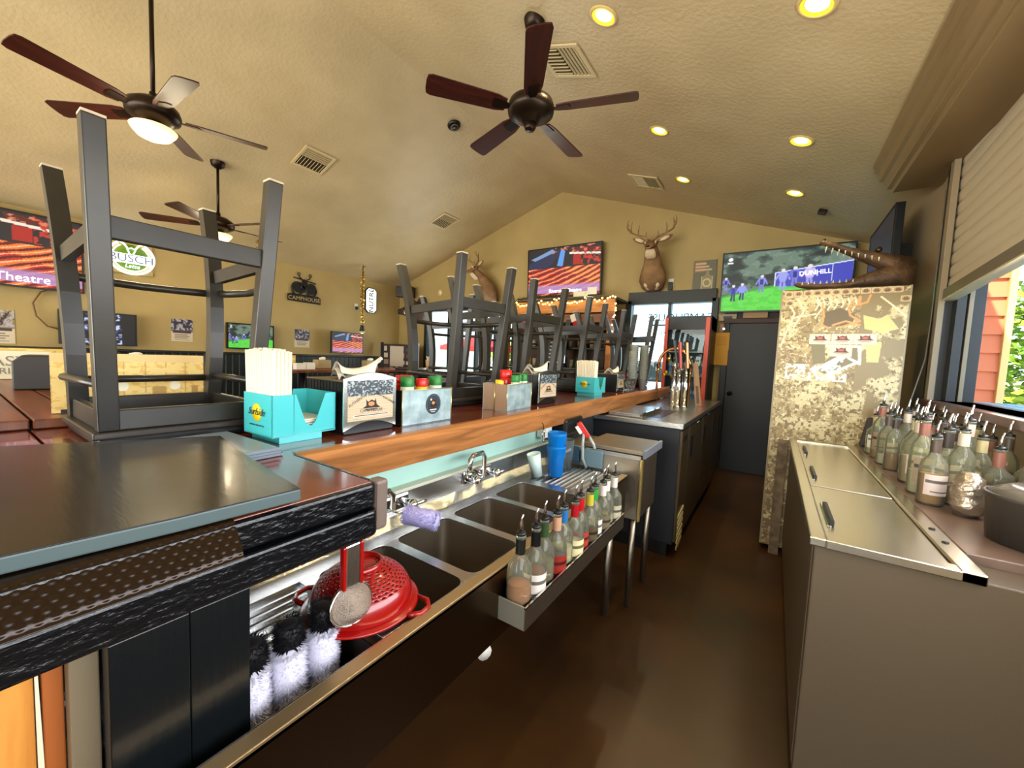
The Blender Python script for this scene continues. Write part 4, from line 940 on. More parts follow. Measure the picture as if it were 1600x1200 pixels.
# dark pouch hanging on the fridge
t = thing('dark_pouch', 'dark cloth pouch with a wooden tool hanging on the camouflage fridge', 'pouch', (.565, 3.40, .87)); of = t.location
MB().hexa([(.50, 3.38, .87), (.645, 3.38, .87), (.645, 3.44, .87), (.50, 3.44, .87)], [(.53, 3.40, 1.06), (.65, 3.40, 1.06), (.65, 3.44, 1.06), (.53, 3.44, 1.06)]).build('pouch_body', mat('charcoal cloth', (64, 58, 54), .8), t, of, .012)
MB().tube([(.56, 3.39, 1.03), (.555, 3.39, 1.12), (.575, 3.39, 1.13), (.585, 3.39, 1.08), (.57, 3.39, 1.03)], .007).build('tool_loop', mat('pinkish wood', (190, 150, 124), .5), t, of)
# ================================================================ BAR STOOLS STANDING UPSIDE DOWN
def make_stool(lab, loc, rz, grp):
    t = thing('bar_stool', lab, 'bar stool', loc, rz, grp); m = STOOLP
    MB().box((-.195, -.195, 0), (.195, .195, .03)).build('seat', mat('black vinyl seat', (26, 24, 23), .4), t, bevel=.012)
    MB().box((-.205, -.205, .026), (.205, .205, .045)).build('seat_board', mat('dark seat board', (44, 36, 28), .35), t, bevel=.004)
    for a, b_ in (((-.17, -.188, .045), (.17, -.168, .10)), ((-.17, .168, .045), (.17, .188, .10)), ((-.188, -.17, .045), (-.168, .17, .10)), ((.168, -.17, .045), (.188, .17, .10))):
        MB().box(a, b_).build('apron', m, t, bevel=.003)
    w_ = .042
    def leg(sx, sy, curved):
        n = 8 if curved else 1; b = MB(); prev = None
        for i in range(n + 1):
            u = i / n; z = .045 + .75 * u
            ox = .172 + (.258 - .172) * u; oy = .172 + (.198 - .172) * u
            if curved: ox = .172 + .095 * (u ** 2.2) + .0 - .03 * math.sin(PI * u)
            q = [(sx * ox - w_ / 2, sy * oy - w_ / 2, z), (sx * ox + w_ / 2, sy * oy - w_ / 2, z), (sx * ox + w_ / 2, sy * oy + w_ / 2, z), (sx * ox - w_ / 2, sy * oy + w_ / 2, z)]
            if prev: b.hexa(prev, q)
            prev = q
        b.build('leg', m, t, bevel=.003 if not curved else 0)
        c = [(x, y, z) for x, y, z in prev]
        MB().hexa(c, [(x, y, z + .006) for x, y, z in c]).build('foot_pad', mat('pale foot pad', (190, 176, 150), .6), t)
    leg(1, -1, False); leg(1, 1, False); leg(-1, -1, True); leg(-1, 1, True)
    L = lambda u: (.172 + .086 * u, .172 + .026 * u)
    u = .685; x, y = L(u); z = .045 + .75 * u
    MB().box((x - .012, -y, z - .028), (x + .012, y, z + .028)).build('stretcher', m, t, bevel=.003)
    MB().bar((x, -y, z - .01), (-x + .03, -y, z - .03), .02, .045).build('stretcher', m, t)
    MB().bar((x, y, z - .01), (-x + .03, y, z - .03), .02, .045).build('stretcher', m, t)
    u = .57; x, y = L(u); z = .045 + .75 * u
    MB().tube([(-x + .03, -y, z), (-x - .01, -y * .5, z), (-x - .03, 0, z), (-x - .01, y * .5, z), (-x + .03, y, z)], .013, 8).build('bowed_footrest', m, t)
    MB().tube([(-x + .03, y, z), (-x * .5, y + .03, z), (0, y + .045, z), (x * .5, y + .03, z), (x, y, z)], .013, 8).build('bowed_footrest', m, t)
    z = .155
    MB().tube([(-.18, -.178, z), (-.18, .178, z)], .012, 8).build('rung', m, t); MB().tube([(-.178, -.2, z + .01), (.178, -.178, z + .01)], .012, 8).build('rung', m, t)
    MB().tube([(-.178, .178, z + .01), (.178, .178, z + .01)], .012, 8).build('rung', m, t)
    return t
st0 = make_stool('dark bar stool upside down on the bar beside the teal straw caddy, nearest of all', (-1.612, .43, BT + .002), 0, 'bar stools upside down on the bar')
tr = tree_of(st0)
for lab, x, y, a in (('dark bar stool upside down behind the galvanised logo caddy, second along the bar', -1.6, 1.76, -.1), ('dark bar stool upside down behind the second napkin dispenser, third along the bar', -1.6, 2.47, -.08),
                     ('dark bar stool upside down left of the far straw caddy, fourth along the bar', -1.57, 3.25, .03), ('dark bar stool upside down on the bar behind the cup stacks, last but one', -1.57, 4.15, .01), ('dark bar stool upside down at the far bar end before the bright door', -1.45, 4.68, .1)):
    dup(st0, lab, (x, y, BT + .002), a, tree=tr)
# a second row on a high table beyond the bar
ht = thing('high_table', 'long high table beyond the bar carrying upturned stools', 'table', (-2.52, 3.65, 0)); 
box('table_top', (-.38, -1.3, 1.02), (.38, 1.3, 1.06), pt, ht, .004)
for x in (-.33, .33):
    for y in (-1.2, 1.2): box('leg', (x - .035, y - .035, 0), (x + .035, y + .035, 1.02), BLACKM, ht)
for lab, x, y, a in (('upturned bar stool on the high table, nearest the camera', -2.45, 2.75, .15), ('upturned bar stool on the high table, middle of three', -2.5, 3.55, -.2), ('upturned bar stool on the high table, farthest', -2.5, 4.4, -.1)):
    dup(st0, lab, (x, y, 1.062), a, group='bar stools upside down on the high table', tree=tr)

# ================================================================ THINGS ON THE BAR
teal = mat('teal acrylic', (74, 190, 192), .25, coat=.2); strawm = mat('paper straw', (238, 226, 200), .6)
yel = mat('yellow print', (240, 206, 20), .5); ink = mat('black print', (24, 24, 22), .5); white = mat('white paper', (232, 224, 206), .6)
def straw_caddy(lab, loc, rz, grp):
    t = thing('straw_caddy', lab, 'straw caddy', loc, rz, grp)
    # local: x = long side (0..0.2), y = depth 0 (front) .. .17, front faces -Y
    b = MB(); W, Dp, H, b0, th = .2, .165, .145, .02, .003
    # front wall with the V notch
    poly = [(0, b0), (W, b0 + .006), (W, H), (W - .035, H), (W - .068, b0 + .036), (W - .082, b0 + .024), (W - .1, b0 + .034), (W - .13, H), (0, H)]
    b.prism(poly, 'y', 0, th).build('front_wall', teal, t)
    bk = [(0, b0), (W, b0), (W, H), (W - .05, H), (W - .056, H - .035), (W - .066, H - .04), (W - .078, H - .035), (W - .082, H), (0, H)]
    MB().prism(bk, 'y', Dp - th, Dp).build('back_wall', teal, t)
    MB().box((0, 0, b0), (th, Dp, H)).build('side_wall', teal, t); MB().box((W - th, 0, b0), (W, Dp, H)).build('side_wall', teal, t)
    MB().box((.062, 0, b0), (.065, Dp, H)).build('divider', teal, t)
    MB().box((0, 0, b0), (W, Dp, b0 + .003)).build('floor_panel', teal, t)
    MB().box((.022, .003, 0), (W - .045, Dp - .003, b0 + .014)).build('plinth', teal, t, bevel=.001)
    # straws
    rg = random.Random(4); s0 = None
    for i in range(12):
        for j in range(5):
            x = .0095 + j * .0112; y = .0105 + i * .0128
            if s0 is None: s0 = n = MB().tube([(0, 0, .03), (0, 0, .275)], .0058, 8).build('straw', strawm, t)
            else: n = s0.copy(); COL.objects.link(n)
            n.location = (x, y, rg.uniform(-.004, .006)); n.rotation_euler = (.0 - (i - 3) * .006, 0, 0)
    for i in range(7): MB().box((.075, .02, b0 + .01 + i * .005), (.18, .15, b0 + .0135 + i * .005)).xf(Matrix.Rotation(rg.uniform(-.04, .04), 4, 'Z')).build('napkin', white, t)
    # logo on the left side wall (faces -x local)
    MB().lathe([(0, 0), (.027, 0), (.027, .0006), (0, .0008)], 28).xf(Matrix.Translation((-.0006, .085, b0 + .068)) @ Matrix.Rotation(-PI / 2, 4, 'Y')).build('sun_print', yel, t)
    text('lettering', 'Surfside', .030, ink, t, (-.0022, .085, b0 + .07), (PI / 2, 0, -PI / 2), .0003, .35)
    text('lettering', 'LEMONADE AND ICED TEA', .007, ink, t, (-.0012, .085, b0 + .03), (PI / 2, 0, -PI / 2), .0002)
    return t
straw_caddy('teal straw and napkin caddy with a yellow sun logo nearest the camera', (-1.185, .545, BT), PI / 2 + .03, 'teal straw caddies')
sc2 = straw_caddy('teal straw caddy with a yellow sun logo at the far part of the bar', (-1.175, 2.93, BT), PI / 2 - .1, 'teal straw caddies')

gal = mat('galvanised sheet', (186, 206, 206), .38, .35, col2=(140, 164, 168), nscale=18)
def lodge_print(nx, ny, bg=None, strip=None):
    I = Ink(nx, ny, bg or (206, 186, 156)); return I
def dispenser(lab, loc, rz, grp, napkin=1):
    # front face toward -Y local, width along x 0..W, depth y
    t = thing('napkin_dispenser', lab, 'napkin dispenser', loc, rz, grp); W, Dp, H = .215, .235, .19
    box('case', (.006, .006, .0), (W - .006, Dp, H - .012), BLACK, t, .004)
    for i in range(9): MB().box((.004, .05 + i * .019, H - .06), (.006, .06 + i * .019, H - .014)).build('side_rib', BLACKM, t)
    box('top_plate', (.004, .01, H - .013), (W - .004, Dp, H - .008), mat('olive grey top', (110, 98, 74), .35), t, .002)
    arc = lambda z0, h, n=12, x0=0, x1=W: [(x0 + (x1 - x0) * i / n, z0 + h * math.sin(PI * i / n)) for i in range(n + 1)]
    b = MB().prism(arc(.012, .028) + arc(H, .02)[::-1], 'y', 0, .006); b.build('front_frame', mat('silver trim', (206, 214, 210), .2, 1), t, bevel=.0015)
    I = Ink(150, 130, (206, 184, 152)); n = I.noise(8, 2, 3); gr = I.noise(30, 6, 2)
    I.fill(np.abs(np.sin(I.Y * 46 + n * 3)) < .22, (180, 154, 124)); I.fill((I.Y > .62), (58, 68, 74)); I.fill((I.Y > .62) & (gr > .55), (112, 122, 126)); I.fill((I.Y > .62) & (gr > .68), (170, 178, 180))
    lodge(I, .5, .38, .2, .16, (52, 46, 42), (206, 140, 92)); I.rect(.12, .1, .9, .145, (226, 220, 206)); I.rect(.14, .11, .88, .135, (90, 84, 80))
    pl = plate('printed_panel', I, W - .03, H - .052, attr_mat('laminate print', rough=.25), t, -.0008, .015, .045)
    pl.parent = t
    text('lettering', 'AUTHENTIC', .014, ink, t, (.052, -.0014, .115), (PI / 2, -.5, 0), .0002); text('lettering', 'FOOD AND DRINK', .011, ink, t, (.165, -.0014, .118), (PI / 2, .5, 0), .0002)
    text('lettering', 'CAMP HOUSE', .015, ink, t, (.108, -.0014, .078), ext=.0002)
    if napkin:
        b = MB(); rg = np.linspace(0, 1, 9); vs = []
        for j, v in enumerate(rg):
            for i, u in enumerate(rg):
                x = .03 + .12 * u + .02 * v; y = .06 + .09 * v * (1 - .5 * u) + .02 * math.sin(u * 5); z = H + .055 * math.sin(PI * min(1, v * .8 + .1)) * (1 - .55 * math.sin(PI * u * .9)) + .05 * (u ** 3) * v
                vs.append((x + .05 * u ** 3 * v, y, z))
        b.add(vs, [(j * 9 + i, j * 9 + i + 1, (j + 1) * 9 + i + 1, (j + 1) * 9 + i) for j in range(8) for i in range(8)], True)
        b.add([(x, y + .012, z - .01 - .02 * (k % 3 == 0)) for k, (x, y, z) in enumerate(vs)], [(j * 9 + i, j * 9 + i + 1, (j + 1) * 9 + i + 1, (j + 1) * 9 + i) for j in range(8) for i in range(8)], True)
        b.build('paper_napkin', white, t)
    return t
dispenser('black napkin dispenser with lodge print and a big napkin, nearest on the bar', (-1.163, .755, BT), PI / 2, 'napkin dispensers on the bar')
d2 = dispenser('smaller-looking napkin dispenser with a curled white napkin beside the second condiment caddy', (-1.165, 2.04, BT), PI / 2 - .06, 'napkin dispensers on the bar')
d3 = dispenser('napkin dispenser at the far end of the bar beside the clear cup stacks', (-1.17, 3.47, BT), PI / 2, 'napkin dispensers on the bar')
d3.scale = (.9, .9, .9)

def condiments(lab, loc, rz, grp, round_logo, sd):
    t = thing('condiment_caddy', lab, 'condiment caddy', loc, rz, grp); W, Dp, H = .27, .15, .14
    box('front_sheet', (0, 0, 0), (W, .003, H), gal, t, .001); box('back_sheet', (0, Dp - .003, 0), (W, Dp, H), gal, t, .001)
    sd_ = mat('brown caddy side', (150, 116, 84), .4) if sd else BLACKM
    box('side_sheet', (0, .003, 0), (.003, Dp - .003, H), sd_, t); box('side_sheet', (W - .003, .003, 0), (W, Dp - .003, H), sd_, t)
    box('base_sheet', (0, 0, 0), (W, Dp, .004), gal, t)
    for x in (.0, W): MB().tube([(x, -.001, 0), (x, -.001, H + .002)], .0022, 6).build('edge_bead', mat('brass bead', (206, 190, 130), .3, .8), t)
    MB().tube([(0, -.001, H), (W, -.001, H)], .0022, 6).build('edge_bead', mat('brass bead'), t)
    if sd: MB().tube([(-.002, Dp * .5, 0), (-.002, Dp * .5, H)], .003, 6).build('handle_slot', mat('brass bead'), t)
    if round_logo:
        I = Ink(90, 90, (178, 196, 194)); d_ = np.hypot(I.X - .5, I.Y - .5); I.fill(d_ < .5, (46, 58, 66)); I.fill(d_ < .44, (92, 100, 104)); I.fill(d_ < .42, (52, 62, 70))
        lodge(I, .5, .52, .28, .22, (44, 36, 34), (230, 140, 80)); I.fill((d_ < .42) & (I.Y < .3), (46, 58, 66)); I.rect(.28, .2, .72, .25, (220, 214, 200)); I.rect(.36, .12, .64, .155, (220, 214, 200)); I.ell(.35, .72, .05, .05, (236, 226, 190))
        m = (np.hypot(I.X - .5, I.Y - .5) <= .5)
        o = plate('round_logo', I, .085, .085, attr_mat('laminate print'), t, -.0012, .12, .035)
        # keep only the disc
        bm = bmesh.new(); bm.from_mesh(o.data); bmesh.ops.delete(bm, geom=[f for f in bm.faces if math.hypot(f.calc_center_median().x - .1625, f.calc_center_median().z - .0775) > .0425], context='FACES'); bm.to_mesh(o.data); bm.free()
    return t
condiments('galvanised condiment caddy with round lodge logo between the dispenser and the stool', (-1.158, .995, BT), PI / 2, 'galvanised condiment caddies', True, False)
condiments('plain galvanised condiment caddy with brown side panel, second along the bar', (-1.135, 1.66, BT), PI / 2 + .06, 'galvanised condiment caddies', False, True)
grn = mat('green lid', (34, 120, 44), .4); redl = mat('red lid', (206, 32, 26), .3); yl = mat('yellow cap', (232, 196, 30), .4)
def jar(lab, loc, lid, body, r=.028, h=.15, lh=.035, grp='condiments in the caddies', cat='jar'):
    t = thing('condiment_jar', lab, cat, loc, 0, grp)
    MB().lathe([(0, 0), (r * .95, 0), (r, .006), (r, h - .02), (r * .93, h), (0, h)], 18).build('jar_body', body, t)
    MB().lathe([(r * .98, h - .004), (r, h - .002), (r, h + lh - .004), (r * .9, h + lh), (0, h + lh)], 18).build('lid', lid, t)
    for i in range(12):
        pass
    return t
jb = mat('glass jar white band', (214, 220, 200), .15); jy = mat('mustard body', (226, 180, 40), .3); kr = mat('ketchup red', (196, 26, 20), .25)
z = BT + .005
jar('green-lidded jar in the logo caddy next to the dispenser', (-1.195, 1.05, z), grn, jb, .027)
jar('red and yellow sauce jar in the logo caddy', (-1.19, 1.12, z), redl, jy, .024, .148, .028)
jar('green-lidded jar at the far side of the logo caddy', (-1.195, 1.205, z), grn, jb, .027)
jar('wide red-lidded tub behind the green jar of the logo caddy', (-1.26, 1.09, z), redl, kr, .036, .16, .025)
jar('small red-capped jar at the back of the logo caddy', (-1.25, 1.235, z), mat('dull red cap', (150, 60, 50), .4), jb, .018, .14, .02)
jar('green-lidded jar at the front of the plain caddy', (-1.18, 1.80, z), grn, jb, .024, .145)
jar('second green-lidded jar at the front of the plain caddy', (-1.18, 1.885, z), grn, jb, .024, .15)
jar('yellow-capped jar at the near end of the plain caddy', (-1.21, 1.70, z), yl, jy, .02, .13, .02)
jar('small yellow-capped jar beside the other one in the plain caddy', (-1.25, 1.745, z), yl, jy, .02, .132, .018)
jar('round red sauce bottle standing up from the plain caddy', (-1.255, 1.815, z), redl, kr, .034, .165, .04)
jar('slim clear sauce bottle with green cap in the plain caddy', (-1.18, 1.845, z), grn, mat('clear sauce', (200, 190, 170), .2), .012, .15, .03)
jar('red-topped jar beside the far napkin dispenser', (-1.2, 3.68, BT), redl, jb, .03, .13, .03, 'condiments at the far bar end')

# yellow menu stands beyond the stool
ym = Ink(120, 70, (246, 214, 128)); n = ym.noise(20, 2, 3); ym.fill(n > .6, (236, 190, 96)); ym.fill((np.abs(np.sin(ym.X * 44)) < .12) & (n > .42), (206, 158, 80)); ym.rect(.0, .86, 1, 1, (240, 204, 130))
for a, c in ((.3, .2), (.32, .8), (.62, .2), (.66, .75), (.9, .35)): ym.rect(a, .2, a + .05, .42, (190, 150, 70))
ym.ell(.42, .42, .04, .08, (250, 246, 220)); ym.ell(.78, .42, .04, .08, (250, 246, 220)); ym.line((.0, .3), (1, .3), .004, (200, 160, 90)); 
for lab, loc, rz, wd in (('yellow printed drinks board standing on the plank table behind the first stool', (-1.93, .42, 1.107), PI / 2 - .12, .40),):
    t = thing('menu_board', lab, 'menu board', loc, rz)
    box('board', (-wd / 2, .0, 0), (wd / 2, .02, .2), mat('yellow card', (226, 190, 110), .6), t, .002)
    plate('printed_face', ym, wd, .2, attr_mat('warm print', rough=.5), t, -.001)
    box('foot', (-wd / 2 + .02, -.005, -.002), (-wd / 2 + .06, .06, .012), BLACK, t); box('foot', (wd / 2 - .06, -.005, -.002), (wd / 2 - .02, .06, .012), BLACK, t)
t = thing('card_box', 'white box printed EASY on the plank table at the picture edge', 'box', (-3.6, .22, 1.107), PI / 2 - .2)
box('carton', (-.22, 0, 0), (.2, .18, .16), mat('white carton', (222, 212, 180), .6), t, .003); text('lettering', 'EASY', .08, mat('grey print', (130, 124, 110), .5), t, (.02, -.001, .1)); text('lettering', 'DRINK', .05, mat('grey print'), t, (.04, -.001, .045))
t = thing('black_caddy', 'rounded black caddy standing on the plank table before the yellow board', 'caddy', (-2.85, .33, 1.107), PI / 2 - .2)
MB().prism([(-.12, 0), (.12, 0), (.13, .13), (.1, .16), (-.09, .16), (-.12, .13)], 'y', 0, .15).build('caddy_body', mat('charcoal plastic', (48, 42, 34), .45), t, bevel=.006)
MB().tube([(.12, .0, .05), (.15, -.02, .07), (.16, -.02, .04)], .006).build('tap', CHROME, t)
# clear cups and far clutter on the bar end
cupm = thin_glass('clear plastic cup', (232, 234, 224), .1, .3)
for i, (x, y, n) in enumerate(((-1.16, 3.86, 16), (-1.2, 4.02, 20), (-1.14, 4.16, 20), (-1.18, 4.33, 19))):
    t = thing('cup_stack', 'stack of clear plastic cups, %s of four at the far bar end' % ('nearest', 'second', 'third', 'farthest')[i], 'cups', (x, y, BT), 0, 'clear cup stacks at the far bar end')
    c0_ = None
    for k in range(n):
        if c0_ is None: c0_ = q = MB().lathe([(0, .002), (.028, 0), (.042, .11), (.045, .112), (.045, .116), (.04, .112), (.027, .003), (0, .004)], 14).build('cup', cupm, t)
        else: q = c0_.copy(); COL.objects.link(q)
        q.location = (0, 0, .018 * k)
glm = mat('clear glass tumbler', (232, 236, 230), .04, trans=.95, ior=1.4)
for i in range(4):
    t = tag(MB().lathe([(0, .004), (.02, 0), (.03, .02), (.012, .03), (.012, .05), (.034, .08), (.036, .12), (.034, .12), (.03, .085), (0, .055)], 14).build('stemmed_glass', glm), 'small stemmed glass by the cup stacks on the far bar end', 'glass', 'stemmed glasses on the far bar end')
    t.location = (-1.13 - .03 * (i % 2), 3.66 + .055 * i, BT)

# ================================================================ CEILING FITTINGS
def onceil(x, s, y, dz=0): return (x, y, ceil_z(x) + dz)
ang = math.atan(SL)
canm = mat('yellow reflector', (236, 196, 40), .3, emit=1.2, ecol=(255, 206, 40)); ctrim = mat('cream trim ring', (214, 186, 120), .4)
def can(lab, x, y):
    t = thing('recessed_light', lab, 'recessed light', onceil(x, 1, y, -.002), 0, 'recessed ceiling lights', (0, ang if x > XR else -ang, 0))
    MB().lathe([(.085, .0), (.078, -.008), (.066, -.006), (.066, .001)], 28, cap=False).build('trim_ring', ctrim, t)
    MB().lathe([(.066, -.005), (.055, .0005)], 28, cap=False).build('reflector', canm, t)
    MB().lathe([(0, -.012), (.03, -.010), (.046, -.002), (.05, .001)], 24, cap=False).build('bulb', mat('warm bulb face', (255, 236, 120), .4, emit=6, ecol=(255, 232, 110)), t)
    lamp('bulb_light', 'SPOT', (0, 0, -.03), 26, (1, .82, .45), .04, None, None, t, spot_size=math.radians(120), spot_blend=.6)
    return t
for i, (x, y) in enumerate(((-.975, 2.25), (-.975, 3.57), (-.975, 4.62), (.035, 2.3), (.035, 3.59), (.035, 4.61))):
    can('yellow recessed ceiling light, %s from the camera in the %s row' % (('nearest', 'middle', 'farthest')[i % 3], ('inner', 'shutter-side')[i // 3]), x, y)
louvm = mat('vent white', (206, 186, 140), .5); ventd = mat('vent dark', (60, 50, 36), .7)
def vent(lab, x, y):
    t = thing('ceiling_vent', lab, 'vent', onceil(x, 1, y, -.003), 0, 'ceiling vents', (0, ang if x > XR else -ang, 0))
    for a, c in (((-.18, -.18), (.18, -.15)), ((-.18, .15), (.18, .18)), ((-.18, -.15), (-.15, .15)), ((.15, -.15), (.18, .15))): MB().box((*a, -.012), (*c, .0)).build('frame', louvm, t, bevel=.003)
    box('backing', (-.15, -.15, -.001), (.15, .15, .002), ventd, t)
    s0 = None
    for i in range(8):
        o = MB().bar((-.148, 0, -.006), (.0, 0, -.006), .004, .018, (0, .6, 1)).build('slat', louvm, t) if s0 is None else s0.copy()
        if s0 is not None: COL.objects.link(o)
        s0 = s0 or o; o.location = (0, -.13 + i * .037, 0)
    s1 = None
    for i in range(5):
        o = MB().bar((0, -.148, -.006), (0, .148, -.006), .004, .018, (.6, 0, 1)).build('cross_slat', louvm, t) if s1 is None else s1.copy()
        if s1 is not None: COL.objects.link(o)
        s1 = s1 or o; o.location = (.02 + i * .03, 0, 0)
vent('square ceiling vent beside the middle fan rod', -1.41, 2.63); vent('square ceiling vent above the first stool, over the left-hand slope', -4.61, 2.58)
vent('far square ceiling vent near the recessed lights above the big deer', -1.43, 4.83); vent('far square ceiling vent above the neon can sign', -4.65, 4.79)
t = thing('smoke_detector', 'round black ceiling speaker near the ridge', 'ceiling speaker', onceil(-3.26, 1, 3.46, 0), 0, None, (0, -ang, 0))
MB().lathe([(.075, 0), (.075, -.015), (.06, -.03), (0, -.034)], 24, cap=False).build('case', BLACK, t); MB().lathe([(.035, -.036), (.045, -.034), (.045, -.031), (.035, -.031)], 20, cap=False).build('ring', mat('grey ring', (110, 100, 84), .4), t)
t = thing('ceiling_sensor', 'small dark sensor on the ceiling near the green golf television', 'sensor', onceil(.28, 1, 4.97, 0), 0, None, (0, ang, 0)); box('case', (-.035, -.035, -.04), (.035, .035, 0), BRONZE, t, .006)

# ================================================================ CEILING FANS
def fan(lab, loc, phase, cz, bowl, cw=True):
    t = thing('ceiling_fan', lab, 'ceiling fan', loc, 0, 'ceiling fans')
    MB().lathe([(.0, .13), (.02, .13), (.024, .085), (.09, .075), (.14, .04), (.152, .005), (.146, -.03), (.10, -.055), (.06, -.065), (.05, -.09), (.0, -.092)], 32).build('motor_housing', BRONZE, t)
    MB().tube([(0, 0, .1), (0, 0, cz - loc[2] - .02)], .0135).build('downrod', BRONZE, t)
    MB().lathe([(0, -.07), (.025, -.07), (.06, -.045), (.07, 0)], 24, (0, 0, cz - loc[2]), cap=False).build('canopy', BRONZE, t)
    b0 = a0_ = None
    for k in range(5):
        a = phase + k * 2 * PI / 5
        if b0 is None:
            b = MB(); X0, X1 = .17, .665; P = []
            out = [(X0, -.045), (X0 + .06, -.058), (X1 - .03, -.07), (X1 - .006, -.06), (X1, -.03), (X1, .03), (X1 - .006, .06), (X1 - .03, .07), (X0 + .06, .058), (X0, .045)]
            b.prism(out, 'z', -.004, .004); b.xf(Matrix.Rotation(math.radians(13), 4, 'X')); b0 = o = b.build('blade', WALNUT, t, bevel=.001)
            q = MB().prism([(.08, -.018), (.14, -.012), (.18, -.03), (.25, -.035), (.26, 0), (.25, .035), (.18, .03), (.14, .012), (.08, .018)], 'z', -.009, -.004).xf(Matrix.Rotation(math.radians(13), 4, 'X')).build('blade_bracket', BRONZE, t)
            a0_ = q
        else:
            o = b0.copy(); COL.objects.link(o); q = a0_.copy(); COL.objects.link(q)
        for n in (o, q): n.rotation_euler = (0, 0, a); n.location = (0, 0, -.01)
    if bowl:
        MB().lathe([(.05, -.085), (.07, -.09), (.075, -.105), (.0, -.106)], 28).build('light_fitter', BRONZE, t)
        MB().lathe([(0, -.185), (.04, -.18), (.09, -.16), (.12, -.125), (.128, -.108), (.12, -.1), (.0, -.1)], 32).build('glass_bowl', mat('warm opal glass', (250, 224, 160), .3, emit=1.1, ecol=(255, 222, 150)), t)
        lamp('bowl_light', 'POINT', (0, 0, -.26), 14, (1, .85, .58), .1, None, None, t)
    else:
        MB().lathe([(.045, -.09), (.035, -.12), (.03, -.13), (0, -.132)], 24).build('switch_cap', BRONZE, t)
    return t
fan('dark five-blade ceiling fan without lamp over the middle of the bar', (-1.43, 2.226, 2.95), .296, ceil_z(-1.43), False)
fan('dark ceiling fan with a glowing opal bowl nearest the dining side', (-3.665, .925, 2.915), 1.241, ceil_z(-3.665), True)
fan('farthest dark ceiling fan with opal bowl beyond the first stool', (-5.2, 1.84, 2.66), .35, ceil_z(-5.2), True)

# ================================================================ TELEVISIONS
def tv(name, lab, loc, rz, w_, h_, ink_, m=None, tilt=0, depth=.05, bd=.06):
    t = thing(name, lab, 'television', loc, rz, None, (tilt, 0, rz))
    box('housing', (-w_ / 2, 0, -h_ / 2), (w_ / 2, depth, h_ / 2), BLACK, t, .004)
    g = .018
    box('bezel', (-w_ / 2, -.006, -h_ / 2), (w_ / 2, 0, -h_ / 2 + g), BLACK, t); box('bezel', (-w_ / 2, -.006, h_ / 2 - g), (w_ / 2, 0, h_ / 2), BLACK, t)
    box('bezel', (-w_ / 2, -.006, -h_ / 2 + g), (-w_ / 2 + g, 0, h_ / 2 - g), BLACK, t); box('bezel', (w_ / 2 - g, -.006, -h_ / 2 + g), (w_ / 2, 0, h_ / 2 - g), BLACK, t)
    box('wall_bracket', (-.1, depth, -.08), (.1, depth + bd, .08), BLACKM, t)
    s_ = plate('screen', ink_, w_ - 2 * g, h_ - 2 * g, m or SCREEN, t, -.002, None, -h_ / 2 + g)
    return t
def theatre(nx=170, ny=96):
    I = Ink(nx, ny, (20, 8, 12)); n = I.noise(6, 3, 3); n2 = I.noise(18, 9, 3)
    I.fill(I.Y > .55, (24, 18, 26)); I.poly([(0, .56), (0, .7), (.42, .95), (.48, .9), (.3, .6)], (30, 34, 70)); I.poly([(.04, .8), (.35, .98), (.4, .92), (.1, .76)], (120, 150, 190)); I.poly([(.42, .62), (.5, .6), (.53, .92), (.47, .95)], (90, 150, 220))
    I.poly([(.6, .97), (1, .93), (1, .84), (.62, .88)], (90, 14, 12)); I.line((.6, .86), (1, .8), .012, (250, 220, 200), .6); I.rect(.64, .62, .74, .82, (170, 22, 16)); I.fill((I.X > .75) & (I.Y > .6) & (n2 > .55), (190, 40, 24)); I.fill((I.X > .3) & (I.Y > .88) & (n2 > .62), (210, 120, 90))
    d_ = np.hypot((I.X + .1) * 1.2, (I.Y - .2) * 1.0 + (I.X ** 2) * -.35)
    base = (I.Y < .58); I.fill(base, (196, 24, 14)); I.fill(base & (n > .5), (226, 60, 20)); I.fill(base & (I.X > .55) & (n > .42), (240, 110, 40))
    ph = (I.Y * 1.0 - .42 * I.X ** 1.6 - .1 * I.X) * 62 + n * 3.5; I.fill(base & (np.sin(ph) > .5), (88, 8, 8)); I.fill(base & (np.sin(ph) < -.9), (255, 190, 130))
    I.fill((I.Y < .2) & (I.Y > .05), (176, 136, 190), .85); I.fill((I.Y < .24) & (I.Y >= .2), (200, 120, 140), .4)
    return I
